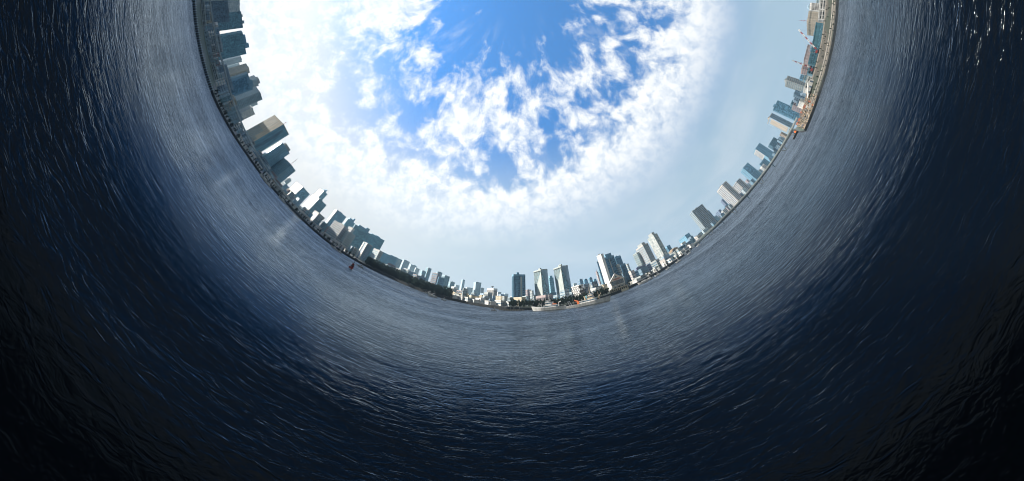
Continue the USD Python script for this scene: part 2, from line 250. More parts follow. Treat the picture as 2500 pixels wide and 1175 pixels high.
TOWN = [
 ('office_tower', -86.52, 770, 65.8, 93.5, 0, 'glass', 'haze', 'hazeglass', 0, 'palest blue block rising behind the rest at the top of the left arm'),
 ('office_block', -85.11, 209, 49.3, 38.4, 0, 'grid', 'slate', 'deepglass', 0, 'dark blue block with a light truss line along its roof'),
 ('office_tower', -83.1, 462, 49.8, 75.5, 0, 'glass', 'tealpale', 'tealglass', 1, 'flat teal slab just above the broad blue block with stepped roof'),
 ('office_tower', -78.41, 352, 66.7, 65.9, 0.1, 'glass', 'blue', 'blueglass', 3, 'broad blue slab with stepped plant rooms on its roof'),
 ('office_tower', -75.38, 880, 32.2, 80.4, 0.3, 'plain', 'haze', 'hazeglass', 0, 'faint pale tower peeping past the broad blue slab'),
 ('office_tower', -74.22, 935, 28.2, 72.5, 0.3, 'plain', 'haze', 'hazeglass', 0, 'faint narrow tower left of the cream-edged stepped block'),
 ('warehouse', -85.26, 50, 48.4, 4.2, 0, 'louvre', 'palegrey', 'darkglass', 0, 'long wharf shed with pale horizontal louvres at the top left'),
 ('warehouse', -79.1, 50, 59.2, 5.0, 0.05, 'pairs', 'bluegrey', 'darkglass', 0, 'long flat wharf shed with paired small windows'),
 ('warehouse', -74.19, 50, 31.2, 5.0, 0, 'louvre', 'palegrey', 'darkglass', 0, 'shorter louvred wharf shed below the flat one'),
 ('apartment_block', -84.22, 132, 23.0, 12.1, 0.2, 'pairs', 'cream', 'darkglass', 0, 'narrow beige block beside the raised road at the top left'),
 ('apartment_block', -82.72, 165, 10.3, 18.9, 0.6, 'fin', 'white', 'darkglass', 0, 'tiny white ribbed block under the dark truss-roofed one'),
 ('office_block', -81.53, 176, 14.0, 19.7, 0.2, 'grid', 'slate', 'deepglass', 0, 'tiny dark block between ribbed block and grey terrace'),
 ('apartment_block', -79.21, 187, 42.6, 20.5, 0.1, 'grid', 'grey', 'darkglass', 1, 'long low grey terrace in front of the broad blue slab'),
 ('office_block', -72.51, 187, 60.7, 21.7, 0.08, 'fin', 'slate', 'deepglass', 0, 'long dark block with closely set vertical ribs'),
 ('office_tower', -73.13, 528, 30.2, 72.8, 0.7, 'band', 'cream', 'hazeglass', 0, 'pale stepped block with a cream edge behind the dark blue square tower'),
 ('office_tower', -70.49, 286, 48.5, 56.1, 0.12, 'inset', 'blue', 'blueglass', 1, 'square dark blue tower with a smooth recessed panel'),
 ('office_tower', -70.08, 550, 38.7, 86.1, 0.4, 'plain', 'tealpale', 'hazeglass', 2, 'pale tower with rounded plant above the square dark blue one'),
 ('office_tower', -67.49, 363, 42.6, 72.0, 0.45, 'band', 'palegrey', 'tealglass', 0, 'banded grey-blue tower with chamfered right end'),
 ('office_tower', -65.88, 770, 18.5, 79.3, 0.2, 'plain', 'haze', 'hazeglass', 0, 'sliver of a pale tower below the banded grey-blue one'),
 ('office_tower', -64.88, 495, 33.0, 50.7, 0.3, 'glass', 'tealpale', 'hazeglass', 0, 'pale slab with sloping roof left of the great cream tower'),
 ('office_block', -65.61, 121, 40.1, 17.6, 0.06, 'plain', 'bluegrey', 'blueglass', 0, 'plain blue-grey block near the water above the great cream tower'),
 ('apartment_block', -68.05, 132, 22.3, 19.7, 0.5, 'band', 'cream', 'darkglass', 0, 'low cream block on the corner of the plain blue-grey one'),
 ('office_tower', -59.47, 253, 71.8, 81.4, 0.53, 'louvrecorner', 'creamlit', 'tealglass', 0, 'great cream and teal tower with louvred lower front'),
 ('office_tower', -55.04, 275, 44.6, 61.9, 0.14, 'plain', 'blue', 'blueglass', 2, 'dark blue tower with a rounded plant room right of the great cream one'),
 ('office_block', -56.1, 121, 29.6, 12.6, 0.12, 'grid', 'slate', 'deepglass', 0, 'low dark blue block before the tower with rounded plant'),
 ('office_tower', -52.25, 220, 53.1, 47.6, 0.72, 'band', 'teal', 'deepglass', 0, 'closely banded tower carrying a tall red and white mast'),
 ('office_block', -52.57, 121, 26.1, 8.3, 0.3, 'fin', 'blue', 'deepglass', 0, 'low ridged block before the banded tower with the mast'),
 ('apartment_block', -51.14, 99, 7.9, 6.8, 0.7, 'plain', 'tan', 'darkglass', 0, 'tiny tan box near the shore under the mast tower'),
 ('office_tower', -49.7, 462, 22.1, 33.3, 0.4, 'fin', 'palegrey', 'hazeglass', 1, 'narrow pale ribbed tower right of the mast tower'),
 ('office_block', -49.05, 330, 27.3, 18.0, 0.3, 'grid', 'bluegrey', 'blueglass', 0, 'low grey-blue block under the narrow pale ribbed tower'),
 ('office_tower', -46.47, 319, 58.0, 39.6, 0.44, 'glass', 'tealpale', 'tealglass', 0, 'pale teal glass tower with a sharp upper left corner'),
 ('office_tower', -42.59, 231, 50.7, 43.8, 0.45, 'band', 'teal', 'tealglass', 1, 'teal tower banded on its left face and plain on its right'),
 ('office_tower', -43.11, 506, 34.7, 74.7, 0.5, 'glass', 'blue', 'blueglass', 3, 'dark tower with stepped crown behind the banded teal one'),
 ('office_block', -43.16, 99, 13.1, 11.2, 0.75, 'band', 'white', 'darkglass', 0, 'little white louvred block in front of the teal towers'),
 ('office_block', -42.18, 110, 17.2, 12.0, 0.1, 'grid', 'blue', 'deepglass', 0, 'little blue block touching the white louvred one'),
 ('office_block', -40.69, 121, 32.4, 21.1, 0.42, 'plain', 'greylit', 'deepglass', 0, 'block with blank grey side wall and dark blue front'),
 ('office_block', -39.0, 110, 23.7, 14.1, 0.3, 'grid', 'teal', 'deepglass', 1, 'low dark teal block left of the white banded tower'),
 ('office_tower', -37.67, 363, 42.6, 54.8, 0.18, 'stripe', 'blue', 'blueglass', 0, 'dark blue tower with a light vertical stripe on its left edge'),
 ('office_tower', -35.05, 396, 35.5, 54.9, 0.2, 'glass', 'blue', 'blueglass', 3, 'dark blue tower with two thin roof masts'),
 ('office_tower', -36.47, 99, 32.9, 29.8, 0.86, 'band', 'white', 'deepglass', 1, 'white banded tower at the water with a pale roof box'),
 ('office_tower', -33.87, 99, 28.4, 26.6, 0.42, 'band', 'white', 'tealglass', 0, 'white banded tower with blue right face beside its taller twin'),
 ('office_block', -34.25, 198, 14.8, 37.8, 0.8, 'plain', 'white', 'deepglass', 0, 'white windowless roof block behind the two banded towers'),
 ('office_tower', -32.06, 286, 59.8, 49.9, 0.06, 'glass', 'blue', 'blueglass', 3, 'huge blue slab with two plant towers, left half of the widest mass'),
 ('office_tower', -28.84, 330, 45.8, 53.6, 0.05, 'glass', 'blue2', 'blueglass', 0, 'huge blue slab, right half of the widest mass'),
 ('office_tower', -29.78, 99, 23.9, 26.7, 0.44, 'twin', 'white', 'deepglass', 0, 'tower with two tall white piers and a dark slot between them'),
 ('office_tower', -27.48, 99, 23.2, 25.9, 0.66, 'band', 'white', 'tealglass', 0, 'white finely banded tower with rounded corner and teal side'),
 ('office_tower', -25.12, 363, 52.1, 31.6, 0.04, 'plain', 'blue', 'blueglass', 1, 'wide dark blue slab right of the white rounded tower'),
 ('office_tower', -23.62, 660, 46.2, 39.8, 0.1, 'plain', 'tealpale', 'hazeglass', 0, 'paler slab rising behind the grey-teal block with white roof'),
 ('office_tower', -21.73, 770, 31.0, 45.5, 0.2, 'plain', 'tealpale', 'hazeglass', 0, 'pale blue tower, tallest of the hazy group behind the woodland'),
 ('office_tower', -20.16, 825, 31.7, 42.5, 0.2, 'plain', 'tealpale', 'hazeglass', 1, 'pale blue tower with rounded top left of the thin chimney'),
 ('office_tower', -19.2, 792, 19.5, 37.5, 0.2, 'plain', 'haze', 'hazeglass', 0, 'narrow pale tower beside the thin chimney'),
 ('office_tower', -22.61, 220, 23.7, 13.6, 0.84, 'grid', 'greylit', 'deepglass', 0, 'grey-teal block with a white roof edge behind the woodland'),
 ('office_tower', -21.07, 242, 19.5, 16.8, 0.82, 'grid', 'greylit', 'tealglass', 0, 'plain grey-teal block right of the one with white roof edge'),
 ('office_block', -20.1, 253, 13.0, 17.5, 0.1, 'grid', 'slate', 'deepglass', 0, 'narrow dark block right of the plain grey-teal one'),
 ('apartment_block', -19.02, 198, 16.3, 14.7, 0.6, 'band', 'pink', 'deepglass', 1, 'pinkish apartment block above the woodland'),
 ('office_block', -17.9, 220, 22.6, 15.6, 0.15, 'grid', 'slate', 'deepglass', 0, 'dark slate block left of the pair of slim teal towers'),
 ('office_tower', -17.94, 550, 19.1, 32.2, 0.3, 'plain', 'tealpale', 'tealglass', 0, 'shorter of the two slim teal towers above the woodland'),
 ('office_tower', -17.13, 572, 19.4, 42.9, 0.42, 'stripe', 'tealpale', 'tealglass', 0, 'taller of the two slim teal towers, with a white right edge'),
 ('apartment_block', -15.62, 231, 14.4, 28.2, 0.9, 'band', 'pink', 'deepglass', 0, 'pinkish grey banded tower beside a dark blue one'),
 ('office_tower', -14.26, 231, 16.2, 23.7, 0.06, 'grid', 'blue', 'deepglass', 0, 'dark blue tower touching the pinkish banded one'),
 ('office_tower', -14.92, 572, 20.5, 41.1, 0.2, 'plain', 'tealpale', 'hazeglass', 0, 'pale tower rising behind the pinkish banded one'),
 ('office_tower', -13.52, 473, 23.8, 34.6, 0.35, 'fin', 'tealpale', 'tealglass', 0, 'pale teal ribbed slab right of the dark blue tower'),
 ('office_tower', -12.19, 660, 22.8, 28.2, 0.3, 'plain', 'tealpale', 'tealglass', 1, 'hazy square tower with a darker cap, second from the pinkish one'),
 ('office_block', -11.08, 770, 18.3, 24.9, 0.2, 'plain', 'haze', 'hazeglass', 0, 'low hazy block between the capped tower and the tapering one'),
 ('office_tower', -10.12, 715, 16.2, 40.0, 0.35, 'taper', 'tealpale', 'hazeglass', 0, 'tapering hazy tower standing alone left of centre'),
 ('office_block', -8.73, 825, 28.2, 25.7, 0.2, 'plain', 'haze', 'hazeglass', 0, 'low hazy block right of the tapering tower'),
 ('office_tower', -7.33, 715, 27.6, 40.3, 0.3, 'plain', 'tealpale', 'hazeglass', 0, 'square hazy tower standing alone left of the black and white one'),
 ('office_block', -6.27, 715, 11.5, 28.4, 0.2, 'plain', 'haze', 'hazeglass', 0, 'low hazy annex of the lone square tower'),
 ('warehouse', -14.11, 77, 10.2, 5.0, 0.8, 'plain', 'cyan', 'cyanglass', 0, 'small bright cyan hall at the end of the cream warehouses'),
 ('warehouse', -13.06, 143, 19.1, 8.7, 0.7, 'grid', 'cyan', 'cyanglass', 0, 'pale cyan block behind the cream warehouses'),
 ('warehouse', -15.29, 121, 18.0, 5.0, 0.5, 'plain', 'greylit', 'deepglass', 0, 'plain grey hall between woodland and cyan hall'),
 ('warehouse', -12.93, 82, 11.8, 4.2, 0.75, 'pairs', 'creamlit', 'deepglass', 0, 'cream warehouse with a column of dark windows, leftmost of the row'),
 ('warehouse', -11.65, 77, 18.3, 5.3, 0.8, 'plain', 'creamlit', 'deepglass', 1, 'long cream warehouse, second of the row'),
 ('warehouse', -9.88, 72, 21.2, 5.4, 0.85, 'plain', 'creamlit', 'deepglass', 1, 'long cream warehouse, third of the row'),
 ('warehouse', -8.93, 68, 4.0, 7.2, 0.6, 'plain', 'creamlit', 'deepglass', 0, 'slim cream stair tower between warehouses'),
 ('warehouse', -7.67, 61, 22.1, 5.7, 0.28, 'plain', 'creamblue', 'blueglass', 0, 'big box with cream side and plain blue-grey front'),
 ('warehouse', -6.42, 61, 4.7, 8.1, 0.9, 'plain', 'creamlit', 'deepglass', 0, 'cream stair tower at the right end of the blue-grey box'),
 ('office_block', -5.49, 99, 14.6, 6.9, 0.3, 'grid', 'grey', 'deepglass', 2, 'low grey waterside works under the black and white tower'),
 ('office_block', -4.54, 55, 6.8, 5.0, 0.2, 'grid', 'bluegrey', 'deepglass', 0, 'small blue-grey block at the quay under the black and white tower'),
 ('office_tower', -4.49, 286, 24.0, 22.6, 0.68, 'blackfin', 'white', 'blackglass', 1, 'black tower with white vertical ribs and a flat disc on top'),
 ('office_block', -5.67, 220, 8.4, 9.6, 0.7, 'plain', 'creamlit', 'deepglass', 0, 'small cream block left of the black and white tower'),
 ('office_block', -3.07, 880, 15.8, 25.7, 0.2, 'plain', 'haze', 'hazeglass', 0, 'small hazy block right of the black and white tower'),
 ('office_block', -1.75, 990, 16.8, 24.3, 0.2, 'plain', 'haze', 'hazeglass', 0, 'faint low block left of the blue ribbed tower'),
 ('warehouse', -3.1, 77, 11.6, 9.7, 0.93, 'plain', 'creamlit', 'deepglass', 0, 'square blank cream hall right of the black and white tower'),
 ('warehouse', -1.96, 66, 9.9, 9.7, 0.35, 'plain', 'greylit', 'deepglass', 0, 'grey-white hall touching the square cream one'),
 ('office_block', -0.83, 165, 15.3, 9.2, 0.3, 'grid', 'grey', 'deepglass', 1, 'low grey block under the blue ribbed tower'),
 ('office_block', -0.52, 50, 11.0, 6.1, 0.2, 'grid', 'bluegrey', 'deepglass', 0, 'low blue-grey quay block before the cream halls'),
 ('warehouse', 0.6, 66, 20.2, 9.3, 0.74, 'plain', 'creamlit', 'deepglass', 0, 'cream hall with a blue-white right end under the blue ribbed tower'),
 ('apartment_tower', 0.57, 220, 30.3, 45.2, 0.12, 'bluefin', 'blue', 'deepglass', 1, 'blue ribbed tower with a pale vertical panel, alone near centre'),
 ('office_block', 2.39, 286, 13.5, 22.3, 0.3, 'plain', 'pink', 'deepglass', 1, 'pinkish block with a dark cap right of the blue ribbed tower'),
 ('office_block', 3.0, 275, 9.5, 20.7, 0.6, 'plain', 'greylit', 'deepglass', 0, 'narrow white block left of the first faceted tower'),
 ('apartment_tower', 4.96, 209, 31.4, 50.8, 0.56, 'facet', 'glasslit', 'deepglass', 1, 'left one of two faceted pale glass towers'),
 ('office_tower', 6.8, 308, 14.7, 39.8, 0.3, 'plain', 'teal', 'tealglass', 2, 'blue-teal tower with stepped top between the faceted towers'),
 ('office_block', 5.22, 121, 32.2, 11.4, 0.6, 'fin', 'pink', 'deepglass', 0, 'low pinkish ribbed block under the left faceted tower'),
 ('office_block', 6.93, 165, 13.2, 14.0, 0.05, 'plain', 'slate', 'deepglass', 0, 'dark blue block between the feet of the faceted towers'),
 ('apartment_tower', 9.05, 187, 31.9, 50.9, 0.55, 'facet', 'glasslit', 'deepglass', 1, 'right one of two faceted pale glass towers'),
 ('office_block', 9.05, 132, 13.4, 12.8, 0.4, 'grid', 'greylit', 'deepglass', 0, 'low pale block under the right faceted tower'),
 ('apartment_block', 11.43, 99, 20.3, 17.5, 0.76, 'check', 'white', 'blackglass', 1, 'white block chequered with dark openings'),
 ('apartment_block', 13.22, 110, 13.0, 17.1, 0.2, 'speckle', 'bluegrey', 'deepglass', 1, 'blue-grey speckled block right of the white chequered one'),
 ('apartment_block', 14.58, 132, 18.2, 17.7, 0.42, 'speckle', 'slate', 'deepglass', 0, 'dark block with a speckled right half'),
 ('apartment_tower', 11.22, 770, 14.2, 35.8, 0.2, 'plain', 'haze', 'hazeglass', 0, 'hazy block behind the white chequered one'),
 ('apartment_tower', 12.44, 330, 9.8, 30.8, 0.3, 'grid', 'bluegrey', 'blueglass', 0, 'flat topped tower behind the chequered block'),
 ('apartment_tower', 13.32, 363, 11.2, 31.1, 0.3, 'round', 'bluegrey', 'blueglass', 0, 'round topped tower just behind the speckled block'),
 ('apartment_tower', 14.3, 462, 11.3, 34.3, 0.3, 'round', 'tealpale', 'blueglass', 0, 'taller round topped tower, middle of three'),
 ('apartment_tower', 15.05, 440, 9.9, 28.5, 0.3, 'round', 'bluegrey', 'blueglass', 0, 'small round topped tower, nearest the white fin tower'),
 ('office_tower', 15.84, 550, 7.3, 42.2, 0.5, 'plain', 'pink', 'hazeglass', 1, 'thin pinkish tower with a crane crown'),
 ('office_tower', 16.5, 495, 10.6, 43.4, 0.35, 'glass', 'teal', 'tealglass', 0, 'thin blue tower left of the white fin tower'),
 ('office_tower', 16.53, 220, 3.6, 46.1, 0.1, 'plain', 'slate', 'deepglass', 0, 'thin dark fin hugging the white fin tower'),
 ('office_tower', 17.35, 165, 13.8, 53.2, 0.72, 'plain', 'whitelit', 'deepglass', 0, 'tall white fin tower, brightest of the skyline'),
 ('office_tower', 18.8, 187, 26.7, 47.5, 0.14, 'bluefin2', 'blue', 'deepglass', 2, 'deep blue ribbed slab beside the white fin tower'),
 ('office_tower', 20.59, 253, 15.4, 46.0, 0.1, 'fin', 'blue', 'deepglass', 0, 'blue slab behind the right end of the ribbed one'),
 ('office_tower', 20.11, 176, 7.9, 31.0, 0.5, 'plain', 'greylit', 'deepglass', 0, 'pale narrow tower below the blue slab'),
 ('office_tower', 21.03, 187, 11.6, 29.2, 0.1, 'fin', 'blue', 'deepglass', 0, 'lower blue ribbed tower right of the pale narrow one'),
 ('office_tower', 21.76, 330, 10.4, 30.3, 0.55, 'plain', 'greylit', 'tealglass', 0, 'slim tower half pale and half blue'),
 ('office_block', 14.89, 66, 24.7, 9.0, 0.5, 'frame', 'white', 'deepglass', 0, 'low white terminal with a two-row grid of openings'),
 ('office_block', 15.96, 121, 19.6, 10.3, 0.7, 'plain', 'creamlit', 'deepglass', 1, 'low cream deck building behind the white terminal'),
 ('office_block', 22.06, 143, 12.8, 14.2, 0.4, 'plain', 'pinklit', 'slateglass', 0, 'grey block with a pink-white left wall'),
 ('office_block', 23.93, 154, 23.8, 14.7, 0.12, 'inset', 'plum', 'deepglass', 1, 'wide dark plum block with lighter panels'),
 ('office_block', 25.75, 165, 18.2, 12.3, 0.1, 'grid', 'plum', 'deepglass', 0, 'dark plum block left of the banded pale one'),
 ('office_tower', 24.09, 253, 13.9, 38.7, 0.8, 'grid', 'glasslit', 'tealglass', 0, 'pale tower with curved front, lowest of the bright cluster'),
 ('office_tower', 25.84, 209, 33.1, 44.4, 0.62, 'grid', 'pinklit', 'blueglass', 2, 'bright white gridded tower with glass cap'),
 ('office_tower', 28.56, 198, 27.2, 51.2, 0.68, 'speck2', 'glasslit', 'tealglass', 2, 'tallest glass tower of the right cluster with speckled face'),
 ('office_block', 26.74, 121, 19.3, 12.4, 0.7, 'band', 'greylit', 'deepglass', 0, 'pale finely banded block under the bright cluster'),
 ('office_block', 28.19, 77, 13.7, 7.8, 0.85, 'plain', 'pinklit', 'deepglass', 0, 'small pink-white box on the quay road'),
 ('office_block', 29.77, 99, 17.2, 6.3, 0.15, 'fin', 'bluegrey', 'deepglass', 0, 'low blue-grey block right of the pink-white box'),
 ('office_block', 30.68, 187, 22.3, 12.8, 0.8, 'plain', 'tan', 'deepglass', 2, 'stepped tan block with red panel at its foot'),
 ('office_block', 30.23, 275, 15.4, 23.9, 0.4, 'fin', 'blue', 'deepglass', 0, 'dark blue block rising behind the tan stepped one'),
 ('office_block', 32.47, 143, 24.2, 6.7, 0.85, 'band', 'pinklit', 'deepglass', 1, 'cream block striped with deep ledges'),
 ('office_tower', 33.86, 286, 40.1, 21.7, 0.62, 'plain', 'blue', 'blueglass', 0, 'big square dark blue block above the striped cream one'),
 ('office_block', 34.03, 165, 12.0, 4.1, 0.2, 'grid', 'slate', 'deepglass', 0, 'small dark block at the foot of the square blue one'),
 ('office_block', 35.28, 154, 28.5, 5.0, 0.85, 'plain', 'pinklit', 'deepglass', 2, 'long low cream block before the bridge end'),
 ('office_tower', 38.9, 220, 55.5, 53.0, 0.26, 'stripeband', 'greylit', 'deepglass', 1, 'tall blue slab with pale ribbed left face over the bridge'),
 ('office_tower', 39.94, 253, 27.2, 33.3, 0.05, 'fin', 'blue', 'deepglass', 0, 'lower blue step of the slab over the bridge'),
 ('apartment_tower', 41.87, 352, 22.4, 17.5, 0.7, 'band', 'plum', 'deepglass', 0, 'small plum banded tower left of the white residential pair'),
 ('apartment_tower', 43.94, 462, 14.9, 32.9, 0.5, 'grid', 'plum', 'deepglass', 1, 'thin grey-plum tower behind the white residential pair'),
 ('office_block', 43.74, 330, 21.1, 13.7, 0.2, 'grid', 'blue', 'deepglass', 0, 'low blue block left of the white residential pair'),
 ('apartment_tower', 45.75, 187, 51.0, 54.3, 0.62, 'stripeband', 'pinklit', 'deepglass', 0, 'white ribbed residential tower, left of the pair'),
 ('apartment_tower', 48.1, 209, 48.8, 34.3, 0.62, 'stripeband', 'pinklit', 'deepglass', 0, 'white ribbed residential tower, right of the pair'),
 ('office_tower', 51.57, 209, 45.1, 43.5, 0.4, 'inset', 'blue', 'deepglass', 0, 'dark blue tower with pale left panel right of the white pair'),
 ('office_block', 51.9, 187, 28.4, 19.0, 0.1, 'plain', 'blue', 'deepglass', 0, 'lower dark blue wing right of the panel tower'),
 ('apartment_block', 49.91, 330, 14.0, 19.6, 0.6, 'plain', 'pink', 'deepglass', 0, 'tiny pink block left of the panel tower foot'),
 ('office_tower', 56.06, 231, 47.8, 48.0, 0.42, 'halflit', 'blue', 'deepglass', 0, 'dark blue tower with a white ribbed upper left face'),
 ('office_block', 54.54, 187, 31.4, 17.0, 0.1, 'plain', 'blue', 'deepglass', 0, 'dark blue wing standing below the half white tower'),
 ('office_tower', 58.62, 253, 43.4, 25.5, 0.25, 'glass', 'teal', 'tealglass', 0, 'square teal glass block with faint cloud reflections'),
 ('office_block', 60.91, 220, 15.5, 14.9, 0.6, 'plain', 'tan', 'deepglass', 1, 'tiny tan block right of the square teal one'),
 ('office_block', 59.8, 198, 16.9, 13.6, 0.3, 'grid', 'slate', 'deepglass', 0, 'tiny dark block under the square teal one'),
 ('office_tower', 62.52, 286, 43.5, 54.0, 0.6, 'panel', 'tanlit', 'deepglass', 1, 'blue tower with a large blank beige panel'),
 ('office_tower', 65.35, 308, 29.0, 45.9, 0.1, 'glass', 'blue', 'blueglass', 1, 'plain blue glass tower touching the one with a beige panel'),
 ('office_tower', 70.71, 308, 28.7, 41.6, 0.6, 'grid', 'greylit', 'deepglass', 1, 'grey gridded tower with blue right side and a white roof box'),
 ('office_block', 69.03, 253, 17.1, 19.6, 0.3, 'grid', 'slate', 'deepglass', 1, 'small slate block below the grey gridded tower'),
 ('office_block', 66.98, 253, 16.0, 19.9, 0.4, 'grid', 'teal', 'tealglass', 0, 'small teal grey block beside the blue glass tower'),
 ('warehouse', 67.54, 121, 15.3, 6.5, 0.85, 'plain', 'whitelit', 'deepglass', 0, 'plain bright white box beside the builders yard'),
 ('office_block', 72.29, 286, 14.8, 19.6, 0.2, 'grid', 'blue', 'deepglass', 0, 'dark blue block next to the pink scaffolding'),
 ('apartment_block', 73.96, 264, 25.1, 20.5, 0.5, 'grid', 'pinksc', 'deepglass', 0, 'pink scaffolded block under the second crane'),
 ('hall', 71.35, 105, 35.2, 5.0, 0.3, 'slots', 'whitelit', 'blackglass', 0, 'white modern hall with large dark slots'),
 ('hall', 74.15, 110, 19.4, 7.5, 0.1, 'louvre', 'teal', 'blackglass', 0, 'dark teal louvred hall beside the white modern one'),
 ('hall', 76.94, 121, 40.9, 10.0, 0.05, 'band', 'tealdark', 'tealglass', 0, 'rounded dark teal banded hall'),
 ('hall', 80.65, 99, 50.8, 9.8, 0.04, 'plain', 'tealdark', 'tealglass', 0, 'long plain dark teal hall'),
 ('hall', 82.8, 253, 59.1, 26.7, 0.5, 'band2', 'silver', 'deepglass', 1, 'huge silver ribbed hall behind the dark teal ones'),
 ('hall', 86.02, 198, 17.9, 22.8, 0.1, 'fin', 'whitelit', 'blackglass', 1, 'striped white and black end hall with dark dome'),
 ('hall', 85.52, 88, 45.2, 7.2, 0.1, 'slots', 'whitelit', 'blackglass', 0, 'white hall with long dark openings at the top right'),
 ('hall', 76.63, 440, 63.9, 26.1, 0.3, 'plain', 'pink', 'hazeglass', 0, 'long pale pink hall far behind the teal halls'),
]

# ---------------- materials of the town
def wall_mat(name, c, rough=.75, metal=0.0):
    g = Graph(); p = g.add('texture_coordinate', 'object')
    n = g.add('noise_texture', 'fac', vector=g.add('mapping', 'vector', vector=p, scale=(.25, .25, .05)), scale=1.0, detail=5.0, roughness=.6)
    d = [x * .72 for x in c]; l = [min(.85, x * 1.1) for x in c]
    col = g.mix(g.ramp(n, .3, .7), d, l)
    g.make(name, surface=g.add('principled_bsdf', 'BSDF', base_color=col, roughness=rough, metallic=metal))
def glass_mat(name, c, rough=.2):
    g = Graph(); p = g.add('texture_coordinate', 'object')
    cell = g.add('vector_math', 'vector', math_type='snap', vector1=g.add('vector_math', 'vector', math_type='add', vector1=p, vector2=(.37, .41, .53)), vector2=(1.7, 1.7, 1.6))
    w = g.add('white_noise_texture', 'value', vector=cell)
    col = g.mix(g.ramp(w, .2, 1.0), [x * .55 for x in c], [min(.8, x * 1.7 + .015) for x in c])
    g.make(name, surface=g.add('principled_bsdf', 'BSDF', base_color=col, roughness=rough, specular_ior_level=.55))
for n_, c_ in dict(haze=(0.58, 0.7, 0.78), slate=(0.19, 0.3, 0.4), tealpale=(0.42, 0.58, 0.69), blue=(0.2, 0.4, 0.56), blue2=(0.18, 0.42, 0.58), palegrey=(0.5, 0.6, 0.66), bluegrey=(0.32, 0.45, 0.58),  # haze: the pale blue of distant air put into the wall colour
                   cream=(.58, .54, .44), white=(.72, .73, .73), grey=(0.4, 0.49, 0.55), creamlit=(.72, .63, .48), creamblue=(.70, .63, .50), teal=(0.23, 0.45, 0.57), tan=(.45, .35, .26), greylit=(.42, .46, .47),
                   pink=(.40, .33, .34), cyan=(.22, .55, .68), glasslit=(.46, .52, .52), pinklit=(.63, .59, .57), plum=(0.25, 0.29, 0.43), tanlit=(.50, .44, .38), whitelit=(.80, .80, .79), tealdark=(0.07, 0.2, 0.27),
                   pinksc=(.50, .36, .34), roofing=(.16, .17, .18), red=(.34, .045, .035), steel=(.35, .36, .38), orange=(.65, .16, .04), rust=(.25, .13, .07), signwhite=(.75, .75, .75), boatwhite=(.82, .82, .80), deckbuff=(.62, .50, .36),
                   hulldark=(.03, .035, .05), rail=(.62, .64, .62)).items(): wall_mat(n_, c_)
for n_, c_ in dict(slate=(.30, .42, .53), tealpale=(.31, .46, .55), blue=(.28, .50, .66), blue2=(.26, .52, .69), palegrey=(.58, .67, .72), bluegrey=(.40, .54, .66), grey=(.47, .57, .64), teal=(.24, .44, .54), haze=(.64, .75, .82)).items(): wall_mat(n_ + '_misty', c_)  # left-arm copies of the walls, with haze painted into the colour
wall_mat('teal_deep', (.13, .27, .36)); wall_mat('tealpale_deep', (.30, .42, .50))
wall_mat('silver', (.62, .56, .48), .42, .35)
for n_, c_ in dict(hazeglass=(0.42, 0.6, 0.7), deepglass=(0.09, 0.18, 0.27), tealglass=(0.17, 0.36, 0.5), blueglass=(0.14, 0.32, 0.48), darkglass=(0.12, 0.18, 0.23), cyanglass=(.08, .35, .5), slateglass=(0.13, 0.19, 0.27), blackglass=(.012, .014, .018)).items():  # hazeglass: distance haze put into the glass colour
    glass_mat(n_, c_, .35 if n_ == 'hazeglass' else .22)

for n_, c_ in dict(deepglass=(.15, .27, .38), tealglass=(.19, .38, .49), blueglass=(.20, .41, .57), hazeglass=(.50, .66, .75)).items(): glass_mat(n_ + '_misty', c_, .3)  # left-arm glass, lightened and blued to carry painted haze
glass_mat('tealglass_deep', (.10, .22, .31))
HAVE = {p.GetName() for p in stage.GetPrimAtPath('/World/Looks').GetChildren()}

class Kit:
    """Collects boxes and prisms that become one part."""
    def __init__(self): self.v, self.f, self.n = [], [], 0
    def put(self, v, f): self.v.append(np.asarray(v, float)); self.f.append(np.asarray(f) + self.n); self.n += len(v)
    def box(self, x0, x1, y0, y1, z0, z1):
        v = [(x, y, z) for z in (z0, z1) for y in (y0, y1) for x in (x0, x1)]
        self.put(v, [(0, 2, 3), (0, 3, 1), (4, 5, 7), (4, 7, 6), (0, 1, 5), (0, 5, 4), (2, 6, 7), (2, 7, 3), (0, 4, 6), (0, 6, 2), (1, 3, 7), (1, 7, 5)])
    def mesh(self, m): self.put(m.vertices, m.faces)
    def bar(self, p, q, r, n=5, r2=None):
        p, q = np.array(p, float), np.array(q, float); d = q - p; d /= np.linalg.norm(d)
        a = np.cross(d, (0, 0, 1) if abs(d[2]) < .9 else (1, 0, 0)); a /= np.linalg.norm(a); b = np.cross(d, a)
        t = np.arange(n) * 2 * math.pi / n; ring = np.cos(t)[:, None] * a + np.sin(t)[:, None] * b
        v = np.vstack([p + ring * r, q + ring * (r if r2 is None else r2), [p, q]])
        f = []
        for i in range(n):
            j = (i + 1) % n; f += [(i, i + n, j + n), (i, j + n, j), (2 * n, i, j), (2 * n + 1, j + n, i + n)]
        self.put(v, f)
    def prism(self, pts, axis, lo, hi):
        """A polygon (two coordinates) pushed out along an axis."""
        from shapely.geometry import Polygon
        m = trimesh.creation.extrude_polygon(Polygon(pts), hi - lo, engine='earcut'); w = m.vertices.copy(); w[:, 2] += lo
        o = {'z': (0, 1, 2), 'y': (0, 2, 1), 'x': (2, 0, 1)}[axis]
        m = trimesh.Trimesh(w[:, o], m.faces, process=False); m.fix_normals(); self.mesh(m)
    def build(self, name, mat, parent, smooth=False):
        if self.n: return obj(name, (np.vstack(self.v), np.vstack(self.f)), mat, parent, smooth)

